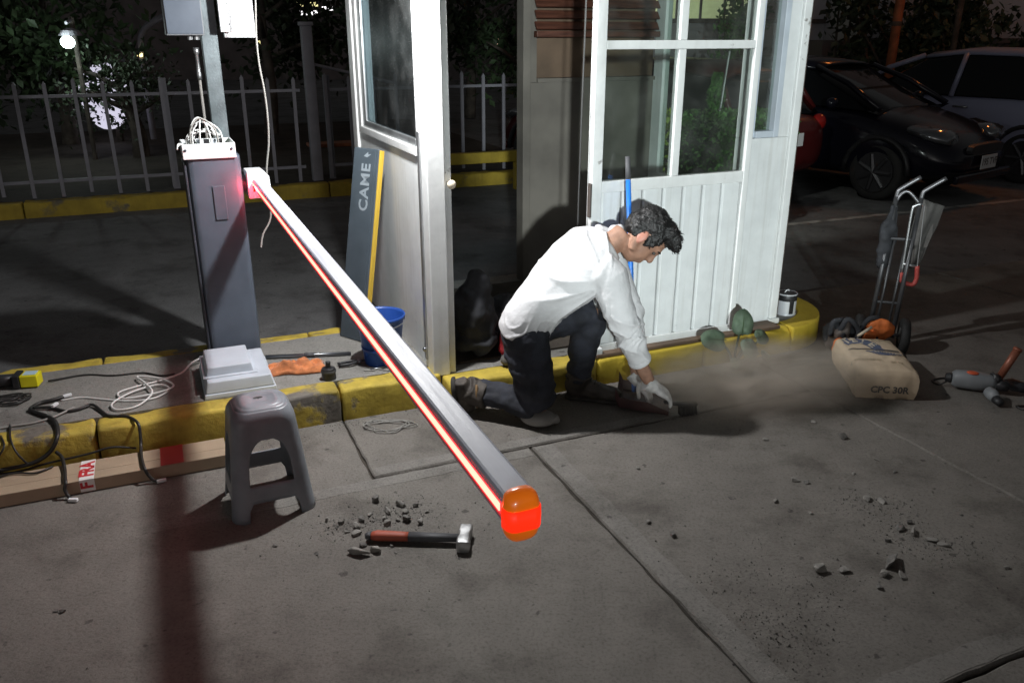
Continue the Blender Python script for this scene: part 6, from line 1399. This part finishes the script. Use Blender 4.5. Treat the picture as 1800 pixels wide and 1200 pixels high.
b = MB(); b.tube([(.07, 0, .048), (.10, -.005, .046), (.13, -.008, .044)], [.028, .03, .022], 14); b.build('collar', 'black_plastic', dr, smooth=True)
b = MB(); b.tube([(.035, -.08, .035), (.05, -.11, .03), (.06, -.15, .026)], [.026, .03, .022], 14); b.build('chuck', 'drill_grey', dr, smooth=True)
b = MB(); b.tube([(.06, -.15, .026), (.075, -.19, .022)], [.022, .015], 12); b.build('nose', 'black_plastic', dr, smooth=True)
b = MB(); b.loft([((.10, .02, .05), (.03, 0, 0), (0, .03, 0)), ((.15, .03, .045), (.03, 0, .0), (0, .035, .02)), ((.20, .02, .04), (.02, 0, 0), (0, .02, .02))], 12); b.build('rear_grip', 'black_plastic', dr, smooth=True)
b = MB(); b.tube([(.085, .01, .08), (.135, .02, .225)], [.017, .019], 14); b.build('side_handle', 'copper', dr, smooth=True)
b = MB(); b.tube([(.135, .02, .2255), (.139, .021, .237)], [.021, .020], 14); b.build('handle_end', 'copper', dr, smooth=True)
b = MB(); b.tube([(.06, .0, .07), (.085, .01, .0795)], [.034, .022], 14); b.build('handle_clamp', 'black_plastic', dr, smooth=True)
b = MB(); b.tube(spline([(.20, .02, .03), (.25, -.01, .012), (.28, -.06, .006), (.22, -.12, .006), (.15, -.15, .006), (.20, -.19, .006), (.30, -.16, .006), (.40, -.1, .006), (.55, -.12, .006)], 6), .005, 7); b.build('power_cord', 'cable_black', dr, smooth=True)
b = MB(); b.tube(spline([(-.13, .01, .03), (-.17, .0, .006), (-.20, .04, .006), (-.14, .10, .006), (0.0, .12, .006), (.15, .12, .006)], 6), .0045, 7); b.build('drill_cord', 'cable_black', dr, smooth=True)

# ------------------------------------------------------------------ dust raised by the sweeping
b = MB(); b.ell((0, 0, 0), (1, 1, 1), nu=24, nv=14)
dc = b.build('dust_cloud', 'rubble', loc=(1.18, 3.62, .12), rotz=ANG - R(12)); dc.scale = (.78, .36, .20)
m = bpy.data.materials.new('dust'); m.use_nodes = True; nt = m.node_tree
for n_ in list(nt.nodes): nt.nodes.remove(n_)
o_ = nt.nodes.new('ShaderNodeOutputMaterial'); pv = nt.nodes.new('ShaderNodeVolumePrincipled'); pv.inputs['Color'].default_value = (.81, .71, .63, 1); pv.inputs['Anisotropy'].default_value = .1
tc = nt.nodes.new('ShaderNodeTexCoord'); gr = nt.nodes.new('ShaderNodeVectorMath'); gr.operation = 'LENGTH'; nt.links.new(tc.outputs['Object'], gr.inputs[0])
mr = nt.nodes.new('ShaderNodeMapRange'); mr.inputs['From Min'].default_value = 1.0; mr.inputs['From Max'].default_value = .25; mr.interpolation_type = 'SMOOTHSTEP'; nt.links.new(gr.outputs['Value'], mr.inputs['Value'])
nz_ = nt.nodes.new('ShaderNodeTexNoise'); nz_.inputs['Scale'].default_value = 3.0; nz_.inputs['Detail'].default_value = 6; nz_.inputs['Roughness'].default_value = .65; nz_.inputs['Distortion'].default_value = .6; nt.links.new(tc.outputs['Object'], nz_.inputs['Vector'])
m2 = nt.nodes.new('ShaderNodeMapRange'); m2.inputs['From Min'].default_value = .36; m2.inputs['From Max'].default_value = .70; nt.links.new(nz_.outputs['Fac'], m2.inputs['Value'])
mu = nt.nodes.new('ShaderNodeMath'); mu.operation = 'MULTIPLY'; nt.links.new(mr.outputs[0], mu.inputs[0]); nt.links.new(m2.outputs[0], mu.inputs[1])
m3 = nt.nodes.new('ShaderNodeMath'); m3.operation = 'MULTIPLY'; m3.inputs[1].default_value = 10.5; nt.links.new(mu.outputs[0], m3.inputs[0])
nt.links.new(m3.outputs[0], pv.inputs['Density']); nt.links.new(pv.outputs[0], o_.inputs['Volume'])
dc.data.materials.clear(); dc.data.materials.append(m)
tag(dc, 'thin grey brown dust drifting over the pavement around the gloved hands', 'dust', kind='stuff')
